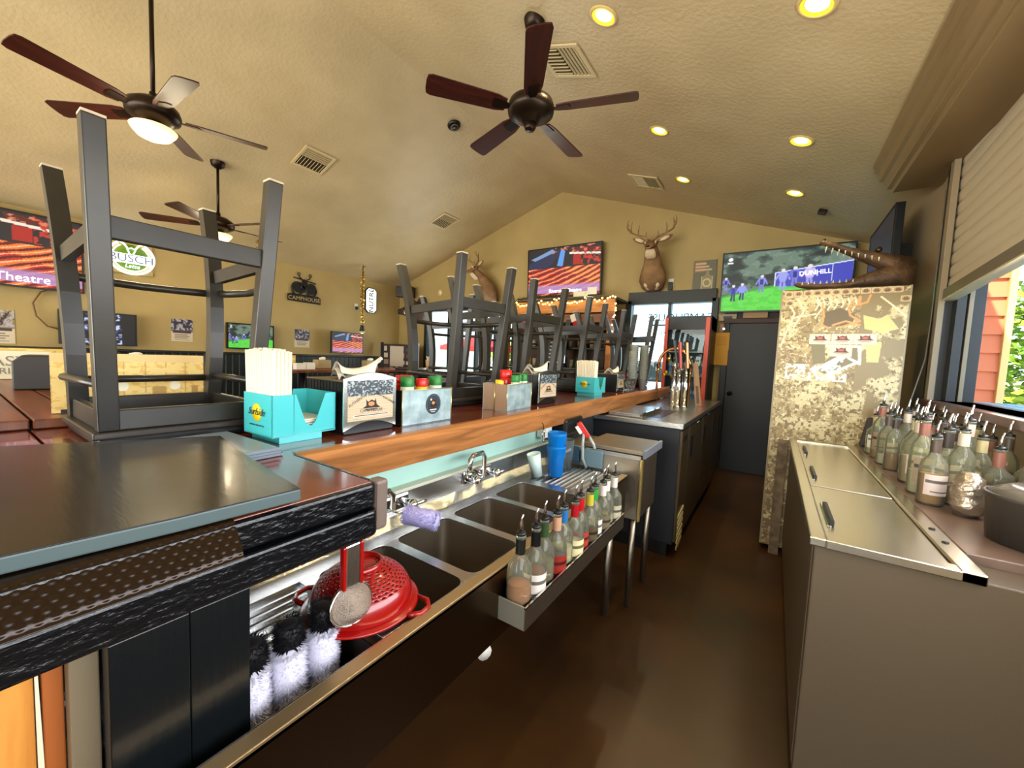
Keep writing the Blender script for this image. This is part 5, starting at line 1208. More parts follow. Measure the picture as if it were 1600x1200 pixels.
def golf(nx=200, ny=112, banner=True):
    I = Ink(nx, ny, (46, 60, 56)); n = I.noise(7, 12, 4); n2 = I.noise(22, 5, 3)
    I.fill(n > .48, (64, 84, 74)); I.fill(n > .56, (98, 120, 104)); I.fill((n > .53) & (n2 > .6), (112, 130, 116)); I.fill(n < .4, (28, 38, 38))
    hill = .26 + .22 * np.clip(I.X, 0, .6) + .06 * np.sin(I.X * 3); g = I.Y < hill; I.fill(g, (78, 196, 60)); I.fill(g & (n2 > .5), (96, 208, 72)); I.fill(g & (I.Y > hill - .03), (60, 160, 56))
    if banner: I.poly([(.44, .4), (.44, .62), (1, .74), (1, .42), (.6, .38)], (62, 66, 176)); I.line((.44, .62), (1, .74), .005, (210, 214, 240), .56); I.line((.44, .4), (.44, .62), .004, (210, 214, 240), .56); I.line((.86, .44), (.86, .71), .004, (210, 214, 240), .56)
    def man(x, y, s, c=(110, 120, 214), bib=(38, 42, 130), leg=(120, 124, 190)):
        I.ell(x, y + .155 * s, .014 * s, .024 * s, (226, 216, 220)); I.poly([(x - .028 * s, y + .05 * s), (x - .02 * s, y + .13 * s), (x + .02 * s, y + .13 * s), (x + .028 * s, y + .05 * s), (x + .018 * s, y), (x - .018 * s, y)], c)
        I.rect(x - .014 * s, y + .02 * s, x + .014 * s, y + .11 * s, bib); I.line((x - .022 * s, y + .12 * s), (x - .045 * s, y + .03 * s), .006 * s, c, .56); I.line((x + .022 * s, y + .12 * s), (x + .045 * s, y + .03 * s), .006 * s, c, .56)
        I.line((x - .01 * s, y), (x - .013 * s, y - .1 * s), .008 * s, leg, .56); I.line((x + .01 * s, y), (x + .013 * s, y - .1 * s), .008 * s, leg, .56)
    man(.1, .28, 1.0, (74, 80, 170), leg=(40, 44, 90)); man(.175, .3, 1.0, (140, 146, 230), (140, 146, 230), (40, 44, 110)); man(.335, .42, 1.0, (130, 136, 220)); man(.5, .47, 1.2, (150, 156, 226), (150, 156, 226), (150, 150, 226)); man(.59, .5, 1.15, (100, 106, 210)); man(.7, .5, 1.25, (196, 180, 226), (196, 180, 226), (150, 150, 226)); man(.03, .45, .8, (120, 124, 200))
    I.ell(.06, .9, .02, .03, (240, 240, 240)); I.rect(.035, .82, .085, .85, (230, 230, 236)); return I
TH = theatre(); GO = golf()
wt = mat('white caption', (250, 246, 255), .4, emit=1.6)
t = tv('big_television', 'big wall television showing a red-seated theatre at the picture edge on the long wall', (-6.78, .35, 2.27), PI / 2, 1.42, .80, TH)
text('caption', 'Riverside Theatre', .12, wt, t, (.02, -.004, -.30))
t = tv('wall_television', 'wall television showing a red-seated theatre above the stool row', (-2.925, 5.70, 2.745), 0, 1.3, .78, TH, tilt=math.radians(3))
text('caption', 'Riverside Theatre', .08, wt, t, (.05, -.004, -.305))
t = tv('golf_television', 'large television showing golfers on green grass beside the wrapped fridge', (.00, 5.68, 2.40), 0, 1.30, .74, GO, tilt=math.radians(2))
text('caption', 'DUNHILL', .07, wt, t, (.3, -.004, .06), (PI / 2, -.05, 0))
DK = Ink(90, 52, (6, 8, 16)); n = DK.noise(14, 4, 3); DK.fill((DK.X > .3) & (DK.X < .8) & (n > .56), (60, 70, 120)); DK.fill((DK.X > .3) & (DK.X < .8) & (n > .64), (190, 200, 235))
tv('dark_television', 'small television with a mostly dark picture under the big one on the long wall', (-6.8, 1.18, 1.475), PI / 2, .66, .40, DK)
tv('small_golf_television', 'small television showing golf above the black wainscot on the long wall', (-6.8, 2.83, 1.485), PI / 2, .66, .39, golf(110, 62, False))
tv('small_theatre_television', 'small television showing the theatre at the far end of the long wall', (-6.72, 4.44, 1.475), PI / 2 , .66, .40, theatre(90, 52), depth=.04, bd=.18)
tv('side_television', 'purple-grey television seen edge-on between the cornice and the wrapped fridge', (.665, 4.55, 2.33), -PI / 2 , .95, .60, Ink(8, 8, (30, 28, 40)), tilt=0, bd=.13)

# ================================================================ LEFT WALL DECOR
# stag sign
led = mat('white neon tube', (240, 255, 250), .4, emit=1.4); ledg = mat('green glow panel', (96, 130, 20), .4, emit=.12); ledt = mat('pale letter tube', (196, 200, 222), .4, emit=.7)
t = thing('stag_neon_sign', 'round white neon sign with a stag head lettered BUSCH', 'neon sign', (-6.9, 1.5, 2.4), PI / 2)
circ = lambda r, a, c, n=40: [(r * math.cos(math.radians(a + (c - a) * i / n)), 0, r * math.sin(math.radians(a + (c - a) * i / n)) * .95) for i in range(n + 1)]
box('backing', (-.21, .012, -.21), (.21, .03, .21), mat('clear backing', (172, 150, 96), .4), t, .03)
MB().tube(circ(.215, 125, 415), .013).build('outer_ring', led, t); MB().tube(circ(.178, 125, 415), .007).build('inner_ring', led, t)
MB().lathe([(0, 0), (.16, 0), (.16, .004), (0, .004)], 30).xf(Matrix.Translation((0, .012, 0)) @ Matrix.Rotation(PI / 2, 4, 'X')).build('glow_disc', ledg, t)
MB().prism([(-.2, -.075), (.2, -.075), (.2, .04), (-.2, .04)], 'y', .004, .01).build('band', led, t); text('lettering', 'BUSCH', .135, mat('lilac letter edge', (120, 124, 160), .4), t, (0, -.006, -.018), ext=.006); text('lettering', 'Latte', .07, led, t, (0, -.01, -.11), ext=.003, shear=.3)
for s in (-1, 1):
    MB().tube([(s * .03, 0, .10), (s * .07, 0, .16), (s * .14, 0, .2), (s * .16, 0, .26)], .009).build('antler', led, t)
    MB().tube([(s * .08, 0, .17), (s * .075, 0, .25)], .007).build('antler', led, t); MB().tube([(s * .11, 0, .185), (s * .115, 0, .255)], .007).build('antler', led, t)
MB().tube([(-.04, 0, .1), (-.02, 0, .05), (0, 0, .03), (.02, 0, .05), (.04, 0, .1), (0, 0, .12), (-.04, 0, .1)], .007).build('stag_face', led, t)
# motorcycle sign
t = thing('motorcycle_sign', 'black metal motorcycle silhouette sign lettered CAMPHOUSE', 'metal sign', (-6.915, 3.72, 2.14), PI / 2); bk = BLACKM
MB().prism([(-.29, 0), (.29, -.01), (.29, .10), (.24, .13), (-.24, .13), (-.29, .11)], 'y', 0, .006).build('name_plate', bk, t)
text('lettering', 'CAMPHOUSE', .095, mat('tan cutout', (186, 158, 92), .6), t, (0, -.0015, .055), xs=1.0)
for x in (-.13, .12):
    MB().tube([(x + .085 * math.cos(a), .003, .215 + .11 * math.sin(a)) for a in [2 * PI * i / 20 for i in range(21)]], .017, 6).build('wheel_outline', bk, t)
MB().prism([(-.2, .22), (-.17, .33), (-.06, .33), (.0, .26), (.03, .2), (-.04, .14), (-.15, .16)], 'y', 0, .006).build('engine_shape', bk, t)
MB().prism([(.03, .22), (.07, .32), (.17, .28), (.2, .2), (.14, .14), (.06, .16)], 'y', 0, .006).build('fender_shape', bk, t)
MB().prism([(-.03, .24), (-.05, .36), (.0, .40), (.05, .36), (.04, .22)], 'y', 0, .006).build('tank_shape', bk, t)
for s in (-1, 1):
    MB().tube([(0, .003, .36), (s * .09, .003, .42), (s * .1, .003, .46)], .01, 6).build('mirror_arm', bk, t); MB().tube([(s * .1 + .022 * math.cos(a), .003, .475 + .022 * math.sin(a)) for a in [2 * PI * i / 12 for i in range(13)]], .006, 6).build('mirror', bk, t)
MB().tube([(-.19, .003, .40), (0, .003, .38), (.2, .003, .35)], .011, 6).build('handlebar', bk, t)
# vertical neon
t = thing('vertical_neon_sign', 'upright white lit octagonal sign lettered NUTRL near the corner', 'neon sign', (-6.9, 5.07, 2.36), PI / 2)
oc = lambda w_, h_, c: [(-w_ + c, -h_), (w_ - c, -h_), (w_, -h_ + c), (w_, h_ - c), (w_ - c, h_), (-w_ + c, h_), (-w_, h_ - c), (-w_, -h_ + c)]
MB().prism(oc(.13, .25, .06), 'y', 0, .03).build('case', BLACK, t); MB().prism(oc(.118, .238, .055), 'y', -.003, 0).build('lit_face', mat('white lit face', (240, 244, 240), .4, emit=.7), t); MB().prism(oc(.095, .215, .045), 'y', -.004, -.002).build('inner_outline', BLACK, t); MB().prism(oc(.088, .208, .042), 'y', -.005, -.003).build('lit_field', mat('white lit face'), t)
text('lettering', 'NUTRL', .15, BLACK, t, (0, -.006, 0), (PI / 2, -PI / 2, 0), ext=.001)
# posters
def poster(lab, y, z, w_, h_, sd, top=(76, 70, 84)):
    t = thing('poster', lab, 'poster', (-6.935, y, z), PI / 2)
    I = Ink(50, 56, (206, 190, 160)); n = I.noise(10, sd, 3); I.fill(I.Y > .45, top); I.fill((I.Y > .5) & (n > .56), (170, 168, 176)); I.fill((I.Y > .5) & (n < .42), (50, 40, 60)); I.rect(.08, .38, .92, .46, (66, 50, 56))
    for k in range(4): I.rect(.15, .06 + .075 * k, .85 - .1 * (k % 2), .09 + .075 * k, (120, 110, 100))
    box('sheet', (-w_ / 2, 0, -h_ / 2), (w_ / 2, .004, h_ / 2), white, t); plate('printed_face', I, w_, h_, PRINT, t, -.001, None, -h_ / 2)
    return t
poster('event poster on the wall between the dark television and the golf one', 2.01, 1.52, .24, .31, 1)
poster('event poster on the wall below the motorcycle sign', 3.69, 1.51, .26, .31, 2); poster('event poster at the picture edge below the big television', .42, 1.44, .26, .36, 3, (150, 130, 90))
t = thing('television_cable', 'brown cable looping from the big television down to the dark one', 'cable', (-6.9, .75, 1.9)); of = t.location
MB().tube([(-6.9, .83, 1.9), (-6.9, .74, 1.85), (-6.9, .68, 1.72), (-6.9, .7, 1.58), (-6.9, .78, 1.47), (-6.88, .9, 1.43)], .008).build('cord', mat('brown cord', (110, 70, 36), .5), t, of)
# hanging garlands with small lamps
def garland(lab, x, y, z0, z1, seed):
    t = thing('garland_pendant', lab, 'pendant', (x, y, z0)); rg = random.Random(seed); b = MB()
    MB().tube([(0, 0, .16), (0, 0, z1 - z0)], .004).build('cord', BLACK, t); n = int((z1 - z0 - .2) / .018)
    for i in range(n):
        z = .2 + (z1 - z0 - .22) * i / n
        for k in range(4):
            a = rg.uniform(0, 2 * PI); d = Vector((math.cos(a), math.sin(a), rg.uniform(-.5, .5))) * rg.uniform(.025, .05); e = Vector((0, 0, .008)); b.add([Vector((0, 0, z)) - e, Vector((0, 0, z)) + e, Vector((0, 0, z)) + d + e, Vector((0, 0, z)) + d - e], [(0, 1, 2, 3)])
    o = b.build('tinsel', mat('gold tinsel', (196, 164, 84), .25, .8), t); o['kind'] = 'stuff'
    MB().lathe([(.03, .15), (.05, .04), (.05, .03)], 16, cap=False).build('shade', BLACKM, t); MB().lathe([(0, .0), (.03, .0), (.056, .03), (.05, .036), (0, .03)], 16).build('shade_rim', mat('cream rim', (226, 206, 160), .4), t)
    MB().lathe([(0, -.006), (.02, -.002), (.02, .0)], 10, cap=False).build('bulb', mat('warm bulb face'), t)
garland('tinsel-wrapped pendant lamp in front of the far small television', -6.42, 4.53, 1.66, ceil_z(-6.42), 2)
garland('tinsel-wrapped pendant lamp partly behind the first stool leg', -6.42, 2.78, 1.66, ceil_z(-6.42), 3)
# framed warm pictures leaning over the wainscot and far-table clutter
wm = Ink(80, 40, (226, 190, 90)); n = wm.noise(8, 3, 3); n2 = wm.noise(20, 4, 2); wm.fill(n > .55, (250, 226, 130)); wm.fill((wm.Y < .5) & (n2 > .5), (110, 50, 30)); wm.ell(.75, .5, .12, .3, (250, 220, 110)); wm.fill((wm.Y < .25), (90, 50, 30), .6)
def dtable(lab, x, y, w_, d_):
    t = thing('dining_table', lab, 'table', (x, y, 0)); box('table_top', (-w_ / 2, -d_ / 2, .99), (w_ / 2, d_ / 2, 1.03), pt, t, .005)
    MB().tube([(0, 0, 0), (0, 0, .99)], .04).build('pedestal', BLACKM, t); MB().lathe([(.26, 0), (.26, .02), (.05, .05), (0, .05)], 24, cap=False).build('foot', BLACKM, t); return t
dtable('high dining table along the wainscot behind the first stool', -6.2, 1.0, .8, 1.1); dtable('high dining table under the motorcycle sign', -6.0, 3.2, .8, 1.0); dtable('high dining table under the far small television', -6.0, 4.6, .8, 1.0)
for lab, x, y, wd, z in (('warm tavern picture panel standing on the table at the picture edge', -6.5, .45, .85, 1.032), ('warm tavern picture panel standing under the motorcycle sign', -6.3, 3.05, .42, 1.032)):
    t = thing('picture_panel', lab, 'picture', (x, y, z), PI / 2); box('panel', (-wd / 2, 0, 0), (wd / 2, .02, .2), mat('dark frame', (60, 36, 20), .5), t, .003); plate('printed_face', wm, wd - .02, .18, attr_mat('warm print'), t, -.002, None, .01)
def small_disp(lab, x, y, z=1.032):
    t = thing('table_dispenser', lab, 'napkin dispenser', (x, y, z), PI / 2, 'small dispensers on the dining tables')
    box('case', (-.11, 0, 0), (.11, .16, .14), mat('tan dispenser', (170, 146, 104), .4), t, .012); MB().loft([((0, .08, .14), .05, .03, (1, 0, 0), (0, 1, 0)), ((.01, .08, .17), .06, .02, (1, 0, 0), (0, 1, 0)), ((.02, .08, .185), .02, .01, (1, 0, 0), (0, 1, 0))]).build('napkin', white, t)
small_disp('tan napkin dispenser on the table behind the first stool', -6.1, 1.35); small_disp('tan napkin dispenser on the table under the motorcycle sign', -5.9, 3.5); small_disp('tan napkin dispenser on the table under the far small television', -5.85, 4.35)
t = thing('white_carton', 'white carton pair on the table under the motorcycle sign', 'box', (-5.75, 3.1, 1.032), PI / 2); box('carton', (-.12, 0, 0), (.02, .1, .09), white, t, .002); box('carton', (.03, 0, 0), (.16, .1, .1), white, t, .002)
t = thing('wall_plug', 'beige socket with a black plug beside the vertical neon sign', 'socket', (-6.93, 4.75, 2.2), PI / 2); box('plate', (-.035, 0, -.055), (.035, .006, .055), WHITEP, t); box('plug', (-.025, -.03, -.06), (.025, 0, -.0), BLACK, t, .004)
t = thing('hanging_charm', 'brown hanging charm on the wall behind the first stool leg', 'ornament', (-6.92, 2.42, 1.95), PI / 2)
MB().tube([(0, 0, .18), (.01, 0, .08), (0, 0, 0), (.02, 0, -.06), (0, 0, -.12)], [.01, .03, .018, .032, .01]).build('charm_body', mat('rust brown', (130, 70, 36), .5), t)
t = thing('wall_spotlight', 'small black spotlight on the wall between the big television and the stag sign', 'spotlight', (-6.9, 1.15, 2.78), PI / 2); MB().tube([(0, 0, 0), (0, -.14, -.03)], .045).build('lamp_head', BLACK, t)

# ================================================================ FAR WALL DECOR
t = thing('corner_speaker', 'black loudspeaker in the far ceiling corner', 'speaker', (-6.5, 5.6, 2.48), .5); box('cabinet', (-.17, -.1, 0), (.17, .12, .22), BLACK, t, .01); MB().lathe([(0, 0), (.03, 0), (.05, .012), (.055, 0)], 18, cap=False).xf(Matrix.Translation((.06, -.102, .11)) @ Matrix.Rotation(PI / 2, 4, 'X')).build('tweeter', mat('grey cone', (150, 146, 140), .4), t)
t = thing('wall_disc', 'round cream wall light between the boar and the smaller deer', 'wall light', (-5.72, 5.82, 2.57)); MB().lathe([(0, .03), (.04, .025), (.06, 0)], 20, cap=False).xf(Matrix.Rotation(PI / 2, 4, 'X')).build('disc', mat('cream disc', (232, 206, 150), .4), t)
t = thing('far_socket', 'white socket with a black plug below the smaller deer', 'socket', (-4.7, 5.825, 2.42)); box('plate', (-.035, -.006, -.05), (.035, 0, .05), WHITEP, t); box('plug', (-.03, -.03, -.055), (.01, -.006, -.0), BLACK, t, .004)
t = thing('light_switch', 'white socket with a dark plug below the big deer', 'socket', (-1.29, 5.825, 2.47)); box('plate', (-.035, -.006, -.05), (.035, 0, .06), WHITEP, t); box('plug', (-.028, -.05, -.1), (.028, -.006, .01), BLACK, t, .004)
I = Ink(50, 70, (110, 104, 78)); I.rect(0, 0, 1, 1, (104, 100, 76)); I.rect(.06, .62, .5, .96, (176, 116, 84), .7)
for k in range(3): I.rect(.1, .66 + .1 * k, .8 - .12 * k, .72 + .1 * k, (206, 180, 140))
I.poly([(.4, .05), (.85, .05), (.85, .45), (.72, .52), (.68, .68), (.58, .68), (.54, .52), (.4, .45)], (150, 136, 96)); I.ring(.62, .26, .16, .12, .2, (214, 196, 150)); I.line((.4, .05), (.4, .45), .02, (206, 190, 150)); I.line((.85, .05), (.85, .45), .02, (206, 190, 150))
t = thing('bottle_poster', 'dim poster with a bottle between the big deer and the golf television', 'poster', (-.87, 5.815, 2.54)); box('sheet', (-.14, -.004, -.2), (.14, 0, .2), mat('poster board', (104, 100, 76), .5), t); plate('printed_face', I, .28, .4, PRINT, t, -.006, None, -.2)
hide = mat('deer hide', (150, 114, 78), .8, col2=(124, 92, 62), nscale=8, bump=.3, bscale=120); pale = mat('pale throat', (222, 196, 158), .8); ant = mat('antler', (166, 132, 92), .5, col2=(110, 82, 56), nscale=10)
def deer(lab, loc, rz, s, body_turn, spread_, tines, low=.56):
    # local: wall plane y=0, head toward -y; origin at the brisket bottom
    t = thing('deer_mount', lab, 'taxidermy', loc, rz); t.scale = (s, s, s); X, Yv, Z = (1, 0, 0), (0, 1, 0), (0, 0, 1); tb_ = body_turn
    R = lambda c, a, b, B=(0, 1, 0): ((c[0], c[1], c[2]), a, b, X, B)
    MB().loft([R((tb_, -.03, -.02), .07, .03), R((tb_, -.09, .03), .13, .09), R((tb_, -.14, .14), .165, .13), R((tb_ * .9, -.16, .26), .15, .14), R((tb_ * .7, -.2, .38), .115, .12), R((tb_ * .4, -.26, .48), .095, .105), R((0, -.32, .56), .085, .095), R((0, -.37, .61), .07, .08)]).build('neck_and_chest', hide, t)
    B2 = Vector((0, .35, .94)).normalized()
    hd = MB().loft([((0, -.33, .66), .03, .03, X, B2), ((0, -.37, .65), .075, .07, X, B2), ((0, -.42, .635), .08, .075, X, B2), ((0, -.48, .60), .06, .058, X, B2), ((0, -.55, .565), .042, .042, X, B2), ((0, -.60, .54), .036, .034, X, B2), ((0, -.62, .53), .015, .015, X, B2)]); h = hd.build('head', hide, t)
    MB().ball((0, -.612, .548), .024, 10, 6, (1.1, .7, .8)).build('nose', BLACK, h)
    for sx in (-1, 1):
        MB().ball((sx * .066, -.44, .655), .017).build('eye', mat('glass eye'), h); MB().ball((sx * .06, -.455, .655), .024, 10, 6, (.5, .9, 1)).build('eye_patch', pale, h)
        e = MB().loft([((sx * .07, -.37, .69), .012, .02, (0, 1, 0), Z), ((sx * .13, -.36, .72), .018, .042, (0, 1, 0), Vector((-.3 * sx, 0, 1)).normalized()), ((sx * .19, -.35, .75), .012, .036, (0, 1, 0), Vector((-.4 * sx, 0, 1)).normalized()), ((sx * .235, -.345, .775), .003, .006, (0, 1, 0), Z)]); e.build('ear', hide, t)
        MB().loft([((sx * .09, -.378, .70), .002, .018, (0, 1, 0), Z), ((sx * .15, -.375, .73), .003, .03, (0, 1, 0), Z), ((sx * .2, -.365, .755), .002, .016, (0, 1, 0), Z)]).build('ear_lining', pale, t)
        S = spread_
        main = [Vector((sx * .03, -.40, .71)), Vector((sx * .06 * S, -.38, .76)), Vector((sx * .14 * S, -.38, .80)), Vector((sx * .21 * S, -.42, .84)), Vector((sx * .24 * S, -.48, .89)), Vector((sx * .22 * S, -.52, .94))]
        a_ = MB().tube(main, [.017, .015, .013, .011, .009, .004], 8)
        for k, hh in tines: a_.tube([main[k], main[k] + Vector((sx * .005, .0, hh * .5)), main[k] + Vector((sx * -.005, .01, hh))], [.010, .007, .002], 6)
        a_.build('antler', ant, t)
    MB().loft([R((0, -.455, .55), .045, .02), R((0, -.43, .52), .06, .045), R((0, -.385, .47), .065, .045), R((0, -.35, .43), .05, .03)]).build('throat_patch', pale, t)
    if low: 
        for sx in (-1, 1): MB().loft([R((tb_ + sx * .05, -.10, .0), .02, .03), R((tb_ + sx * .07, -.165, .06), .03, .04), R((tb_ + sx * .08, -.205, .14), .012, .02)]).build('chest_patch', pale, t)
    t.scale = (s * 1.1, s, s * .86)
    return t
deer('large pale deer head mount with wide antlers above the bright door', (-1.52, 5.82, 2.37), .08, 1.0, .0, 1.15, ((1, .09), (2, .16), (3, .17), (4, .13)))
deer('smaller deer head mount turned sideways between the stool legs', (-4.38, 5.82, 2.33), -.45, .98, .1, .8, ((1, .08), (3, .12), (4, .07)), 0)
dk = mat('dark boar hair', (62, 42, 30), .7, bump=.5, bscale=100)
t = thing('boar_mount', 'dark brown boar head mount in the far corner below the speaker', 'taxidermy', (-6.1, 5.8, 2.05), -.3); X, Yv, Z = (1, 0, 0), (0, 1, 0), (0, 0, 1)
MB().loft([((0, -.02, .1), .2, .2, X, Z), ((0, -.15, .13), .22, .22, X, Z), ((-.02, -.28, .15), .17, .18, X, Z), ((-.04, -.38, .14), .11, .12, X, Z), ((-.05, -.48, .11), .07, .07, X, Z), ((-.055, -.54, .1), .055, .055, X, Z)]).build('head', dk, t)
MB().lathe([(0, 0), (.05, 0), (.052, .015), (0, .016)], 14).xf(Matrix.Translation((-.056, -.54, .1)) @ Matrix.Rotation(PI / 2, 4, 'X')).build('snout_disc', BLACK, t)
for sx in (-1, 1):
    MB().loft([((sx * .1, -.2, .3), .02, .05, X, Yv), ((sx * .16, -.2, .38), .015, .04, X, Yv), ((sx * .2, -.2, .43), .003, .005, X, Yv)]).build('ear', dk, t); MB().tube([(sx * .05 - .05, -.45, .06), (sx * .085 - .05, -.48, .08), (sx * .09 - .05, -.48, .13)], [.01, .008, .002]).build('tusk', mat('ivory tooth'), t); MB().ball((sx * .09 - .03, -.36, .2), .012).build('eye', BLACK, t)
# photo board in the corner
t = thing('photo_board', 'tall dark display board covered with photographs in the far corner', 'display board', (-6.35, 5.35, .0), .35)
box('board', (-.42, 0, 0), (.42, .03, 1.5), mat('dark brown board', (40, 26, 22), .6), t, .003)
for sx in (-.4, .4): box('side_post', (sx - .02, -.01, 0), (sx + .02, .04, 1.53), BLACKM, t)
rg = random.Random(2); phs = [mat('photo %d' % i, c, .4) for i, c in enumerate(((196, 180, 160), (90, 50, 44), (60, 54, 60), (150, 120, 96)))]
for r in range(7):
    for c in range(6):
        x = -.34 + c * .125; z = .55 + r * .135; box('photo', (x, -.006, z), (x + rg.uniform(.06, .1), -.001, z + rg.uniform(.06, .11)), phs[rg.randrange(4)], t)
box('poster_panel', (-.2, -.012, 1.05), (.1, -.007, 1.46), mat('photo 0'), t); box('poster_panel', (.22, -.012, 1.0), (.4, -.007, 1.44), mat('photo 0'), t)
t = thing('tan_bucket', 'tan paper-filled bucket on a far table beside the photo board', 'bucket', (-5.0, 4.9, 1.07)); MB().lathe([(0, 0), (.07, 0), (.085, .16), (.08, .16), (0, .15)], 18).build('bucket_body', mat('tan card', (196, 156, 110), .6), t)
for i in range(7): a = i * .9; MB().bar((.03 * math.cos(a), .03 * math.sin(a), .1), (.07 * math.cos(a), .07 * math.sin(a), .22), .03, .004).build('menu_roll', white, t)
t = thing('far_high_table', 'dark high table holding the tan bucket near the far window', 'table', (-4.9, 4.9, 0)); box('table_top', (-.6, -.35, 1.03), (.6, .35, 1.07), mat('dark seat board'), t, .004); MB().tube([(0, 0, 0), (0, 0, 1.03)], .045).build('pedestal', BLACKM, t); MB().lathe([(.28, 0), (.28, .02), (.05, .05), (0, .05)], 24, cap=False).build('foot', BLACKM, t)

# wooden back-bar hutch with string lights and stockings
orange = mat('orange pine', (206, 138, 62), .45, col2=(166, 100, 40), nscale=4, stretch=(.5, 3, 3), wood=True)
ht_ = thing('pine_hutch', 'orange pine glass rack hutch with dark shelves beside the bright door', 'hutch', (-2.75, 5.5, 0)); of = ht_.location
for x in (-3.66, -2.78, -1.93): box('post', (x - .04, 5.25, 0), (x + .04, 5.33, 2.12), orange, ht_, .004, of)
box('header_board', (-3.72, 5.22, 2.02), (-1.86, 5.26, 2.2), orange, ht_, .004, of); box('header_board', (-3.72, 5.21, 1.88), (-1.86, 5.245, 2.0), mat('brown pine', (140, 84, 44), .5, col2=(110, 62, 30), nscale=4, stretch=(.5, 3, 3)), ht_, .004, of)
box('canopy_top', (-3.72, 5.2, 2.2), (-1.86, 5.8, 2.23), mat('dark top', (44, 36, 28), .5), ht_, .003, of)
box('back_panel', (-3.7, 5.74, 0), (-1.9, 5.78, 2.1), mat('brown back panel', (96, 62, 40), .5, col2=(70, 44, 30), nscale=3), ht_, 0, of)
for z in (.9, 1.2, 1.5, 1.78): box('shelf', (-3.66, 5.33, z), (-1.93, 5.74, z + .025), BLACKM, ht_, .002, of)
rg = random.Random(9); g0 = None
for z in (.925, 1.225, 1.525):
    for i in range(15):
        x = -3.56 + i * .108 + rg.uniform(-.02, .02)
        if abs(x + 2.78) < .06: continue
        kd = i % 3
        if kd == 0:
            if g0 is None: g0 = n = MB().lathe([(0, .002), (.026, 0), (.036, .12), (.034, .12), (.024, .004), (0, .004)], 12).build('pint_glass', mat('pale glass', (214, 206, 180), .12, trans=.5, ior=1.3))
            else: n = g0.copy(); COL.objects.link(n)
            n.location = (x, 5.45, z); tag(n, 'pint glass standing on the shelves of the pine hutch', 'glass', 'pint glasses in the pine hutch')
        else:
            c_ = [(86, 48, 26), (60, 70, 40), (150, 110, 60), (40, 34, 34)][rg.randrange(4)]; key = 'hb%d%d%d' % c_
            if key not in _bt: n = MB().lathe([(0, 0), (.034, 0), (.036, .008), (.036, .13), (.03, .15), (.013, .18), (.013, .22), (.016, .222), (.016, .235), (0, .236)], 12).build('spirit_bottle', mat('bottle ' + key, c_, .15)); _bt[key] = n.data
            else: n = bpy.data.objects.new('spirit_bottle', _bt[key]); COL.objects.link(n)
            n.location = (x, 5.48, z); tag(n, {(86, 48, 26): 'brown', (60, 70, 40): 'green', (150, 110, 60): 'amber', (40, 34, 34): 'black'}[c_] + ' bottle standing on a shelf of the pine hutch', 'bottle', 'bottles in the pine hutch, ' + key[2:])
# string lights
t = thing('string_lights', 'warm string lights draped along the top of the pine hutch', 'string lights', (-2.75, 5.19, 2.1)); of = t.location
def lightpath(u):
    if u < .8: v = u / .8; return Vector((-3.95 + 2.1 * v, 5.18, 2.2 - .045 * abs(math.sin(v * PI * 5)) + .03 * v))
    v = (u - .8) / .2; return Vector((-1.85 + .02 * math.sin(v * 9), 5.18, 2.2 - .75 * v))
MB().tube([lightpath(i / 80) for i in range(81)], .003, 5).build('wire', mat('green wire', (40, 54, 30), .6), t, of)
warm = mat('warm fairy bulb', (255, 226, 140), .4, emit=5, ecol=(255, 220, 120)); fb = None
for i in range(72):
    p = lightpath(i / 71) - Vector(of) + Vector((0, random.uniform(-.012, 0), random.uniform(-.03, .03)))
    if fb is None: fb = n = MB().ball((0, 0, 0), .0125, 8, 6).build('fairy_bulb', warm, t)
    else: n = fb.copy(); COL.objects.link(n)
    n.location = p
redf = mat('red felt', (186, 24, 26), .8); wf = mat('white plush', (232, 222, 210), .9)
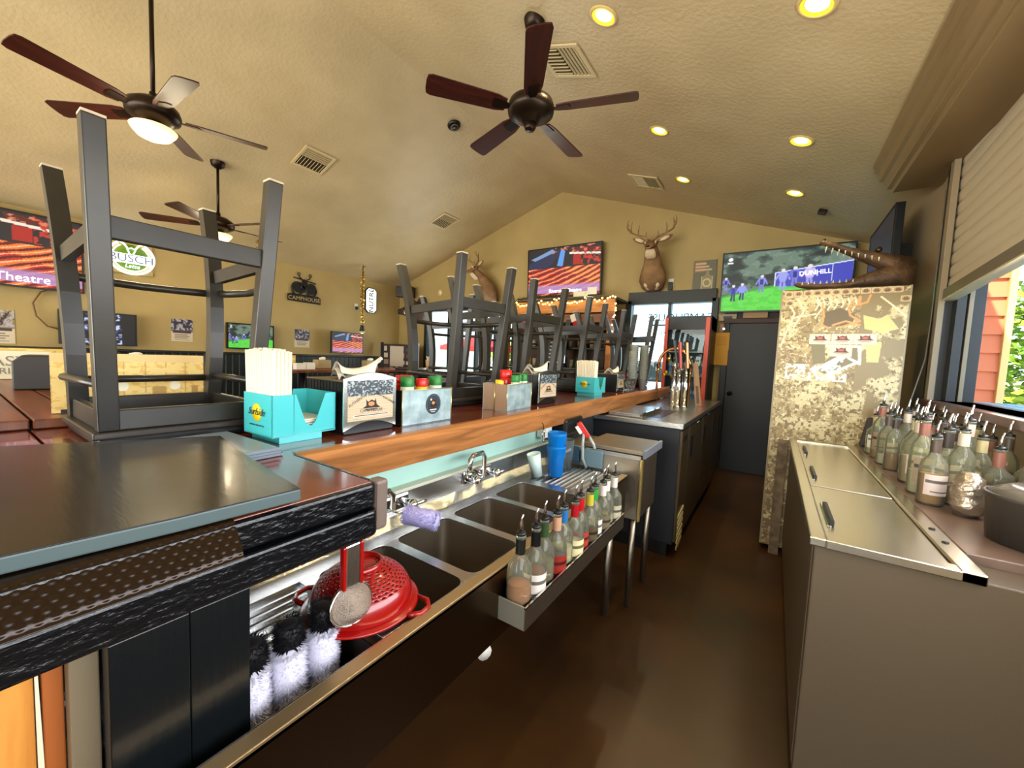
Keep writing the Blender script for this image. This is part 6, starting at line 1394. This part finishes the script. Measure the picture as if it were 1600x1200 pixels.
for i, (x, a) in enumerate(((-3.25, .1), (-2.98, -.1), (-2.72, .12), (-2.43, -.35))):
    t = thing('christmas_stocking', 'red christmas stocking with white cuff on the hutch, %s along from the window' % ('first', 'second', 'third', 'fourth')[i], 'stocking', (x, 5.17, 2.0), 0, 'stockings on the pine hutch', (0, a, 0))
    MB().prism([(-.06, -.1), (.06, -.1), (.055, -.22), (.10, -.28), (.11, -.33), (.07, -.36), (-.0, -.34), (-.055, -.27)], 'y', -.015, .015).build('sock', redf, t, bevel=.008); MB().box((-.07, -.02, -.11), (.07, .02, .0)).build('cuff', wf, t, bevel=.01); MB().tube([(0, 0, 0), (0, 0, .04)], .003).build('loop', wf, t)
# evergreen bough and antler skull above the hutch
t = thing('pine_bough', 'artificial pine bough with a white tag over the hutch top', 'garland', (-2.7, 5.3, 2.245)); b = MB(); rg = random.Random(6)
for i in range(900):
    u = rg.uniform(-.8, .5); p = Vector((u, rg.uniform(-.04, .04), .02 + .05 * math.cos(u * 2.2) * rg.random())); d = Vector((rg.uniform(-1, 1), rg.uniform(-1, .3), rg.uniform(-.3, 1))).normalized() * .055; e = d.cross(Vector((.3, .2, 1))).normalized() * .0025
    b.add([p - e, p + e, p + d], [(0, 1, 2)])
o = b.build('needles', mat('pine needle', (52, 66, 34), .7), t); o['kind'] = 'stuff'
MB().tube([(-.8, 0, .02), (.5, 0, .03)], .008).build('stem', mat('bark'), t); MB().box((.42, -.06, .03), (.56, -.055, .13)).xf(Matrix.Rotation(.0, 4, 'Y')).build('white_tag', WHITEP, t); MB().box((.2, -.05, .01), (.42, -.04, .08)).build('cream_tag', mat('cream trim'), t)
# lit sign inside the hutch
t = thing('hutch_menu_sign', 'black lightbox menu with white outline inside the pine hutch', 'sign', (-2.72, 5.21, 1.28)); box('case', (-.17, 0, 0), (.17, .02, .46), BLACK, t, .004)
for a, c in (((-.155, .015), (.155, .02)), ((-.155, .44), (.155, .445)), ((-.155, .015), (-.15, .445)), ((.15, .015), (.155, .445))): box('outline', (a[0], -.002, a[1]), (c[0], 0, c[1]), mat('white neon tube'), t)
for i in range(6): box('menu_line', (-.12, -.002, .08 + i * .055), (.05 + .03 * (i % 3), 0, .095 + i * .055), mat('dim chalk', (190, 186, 170), .5), t)
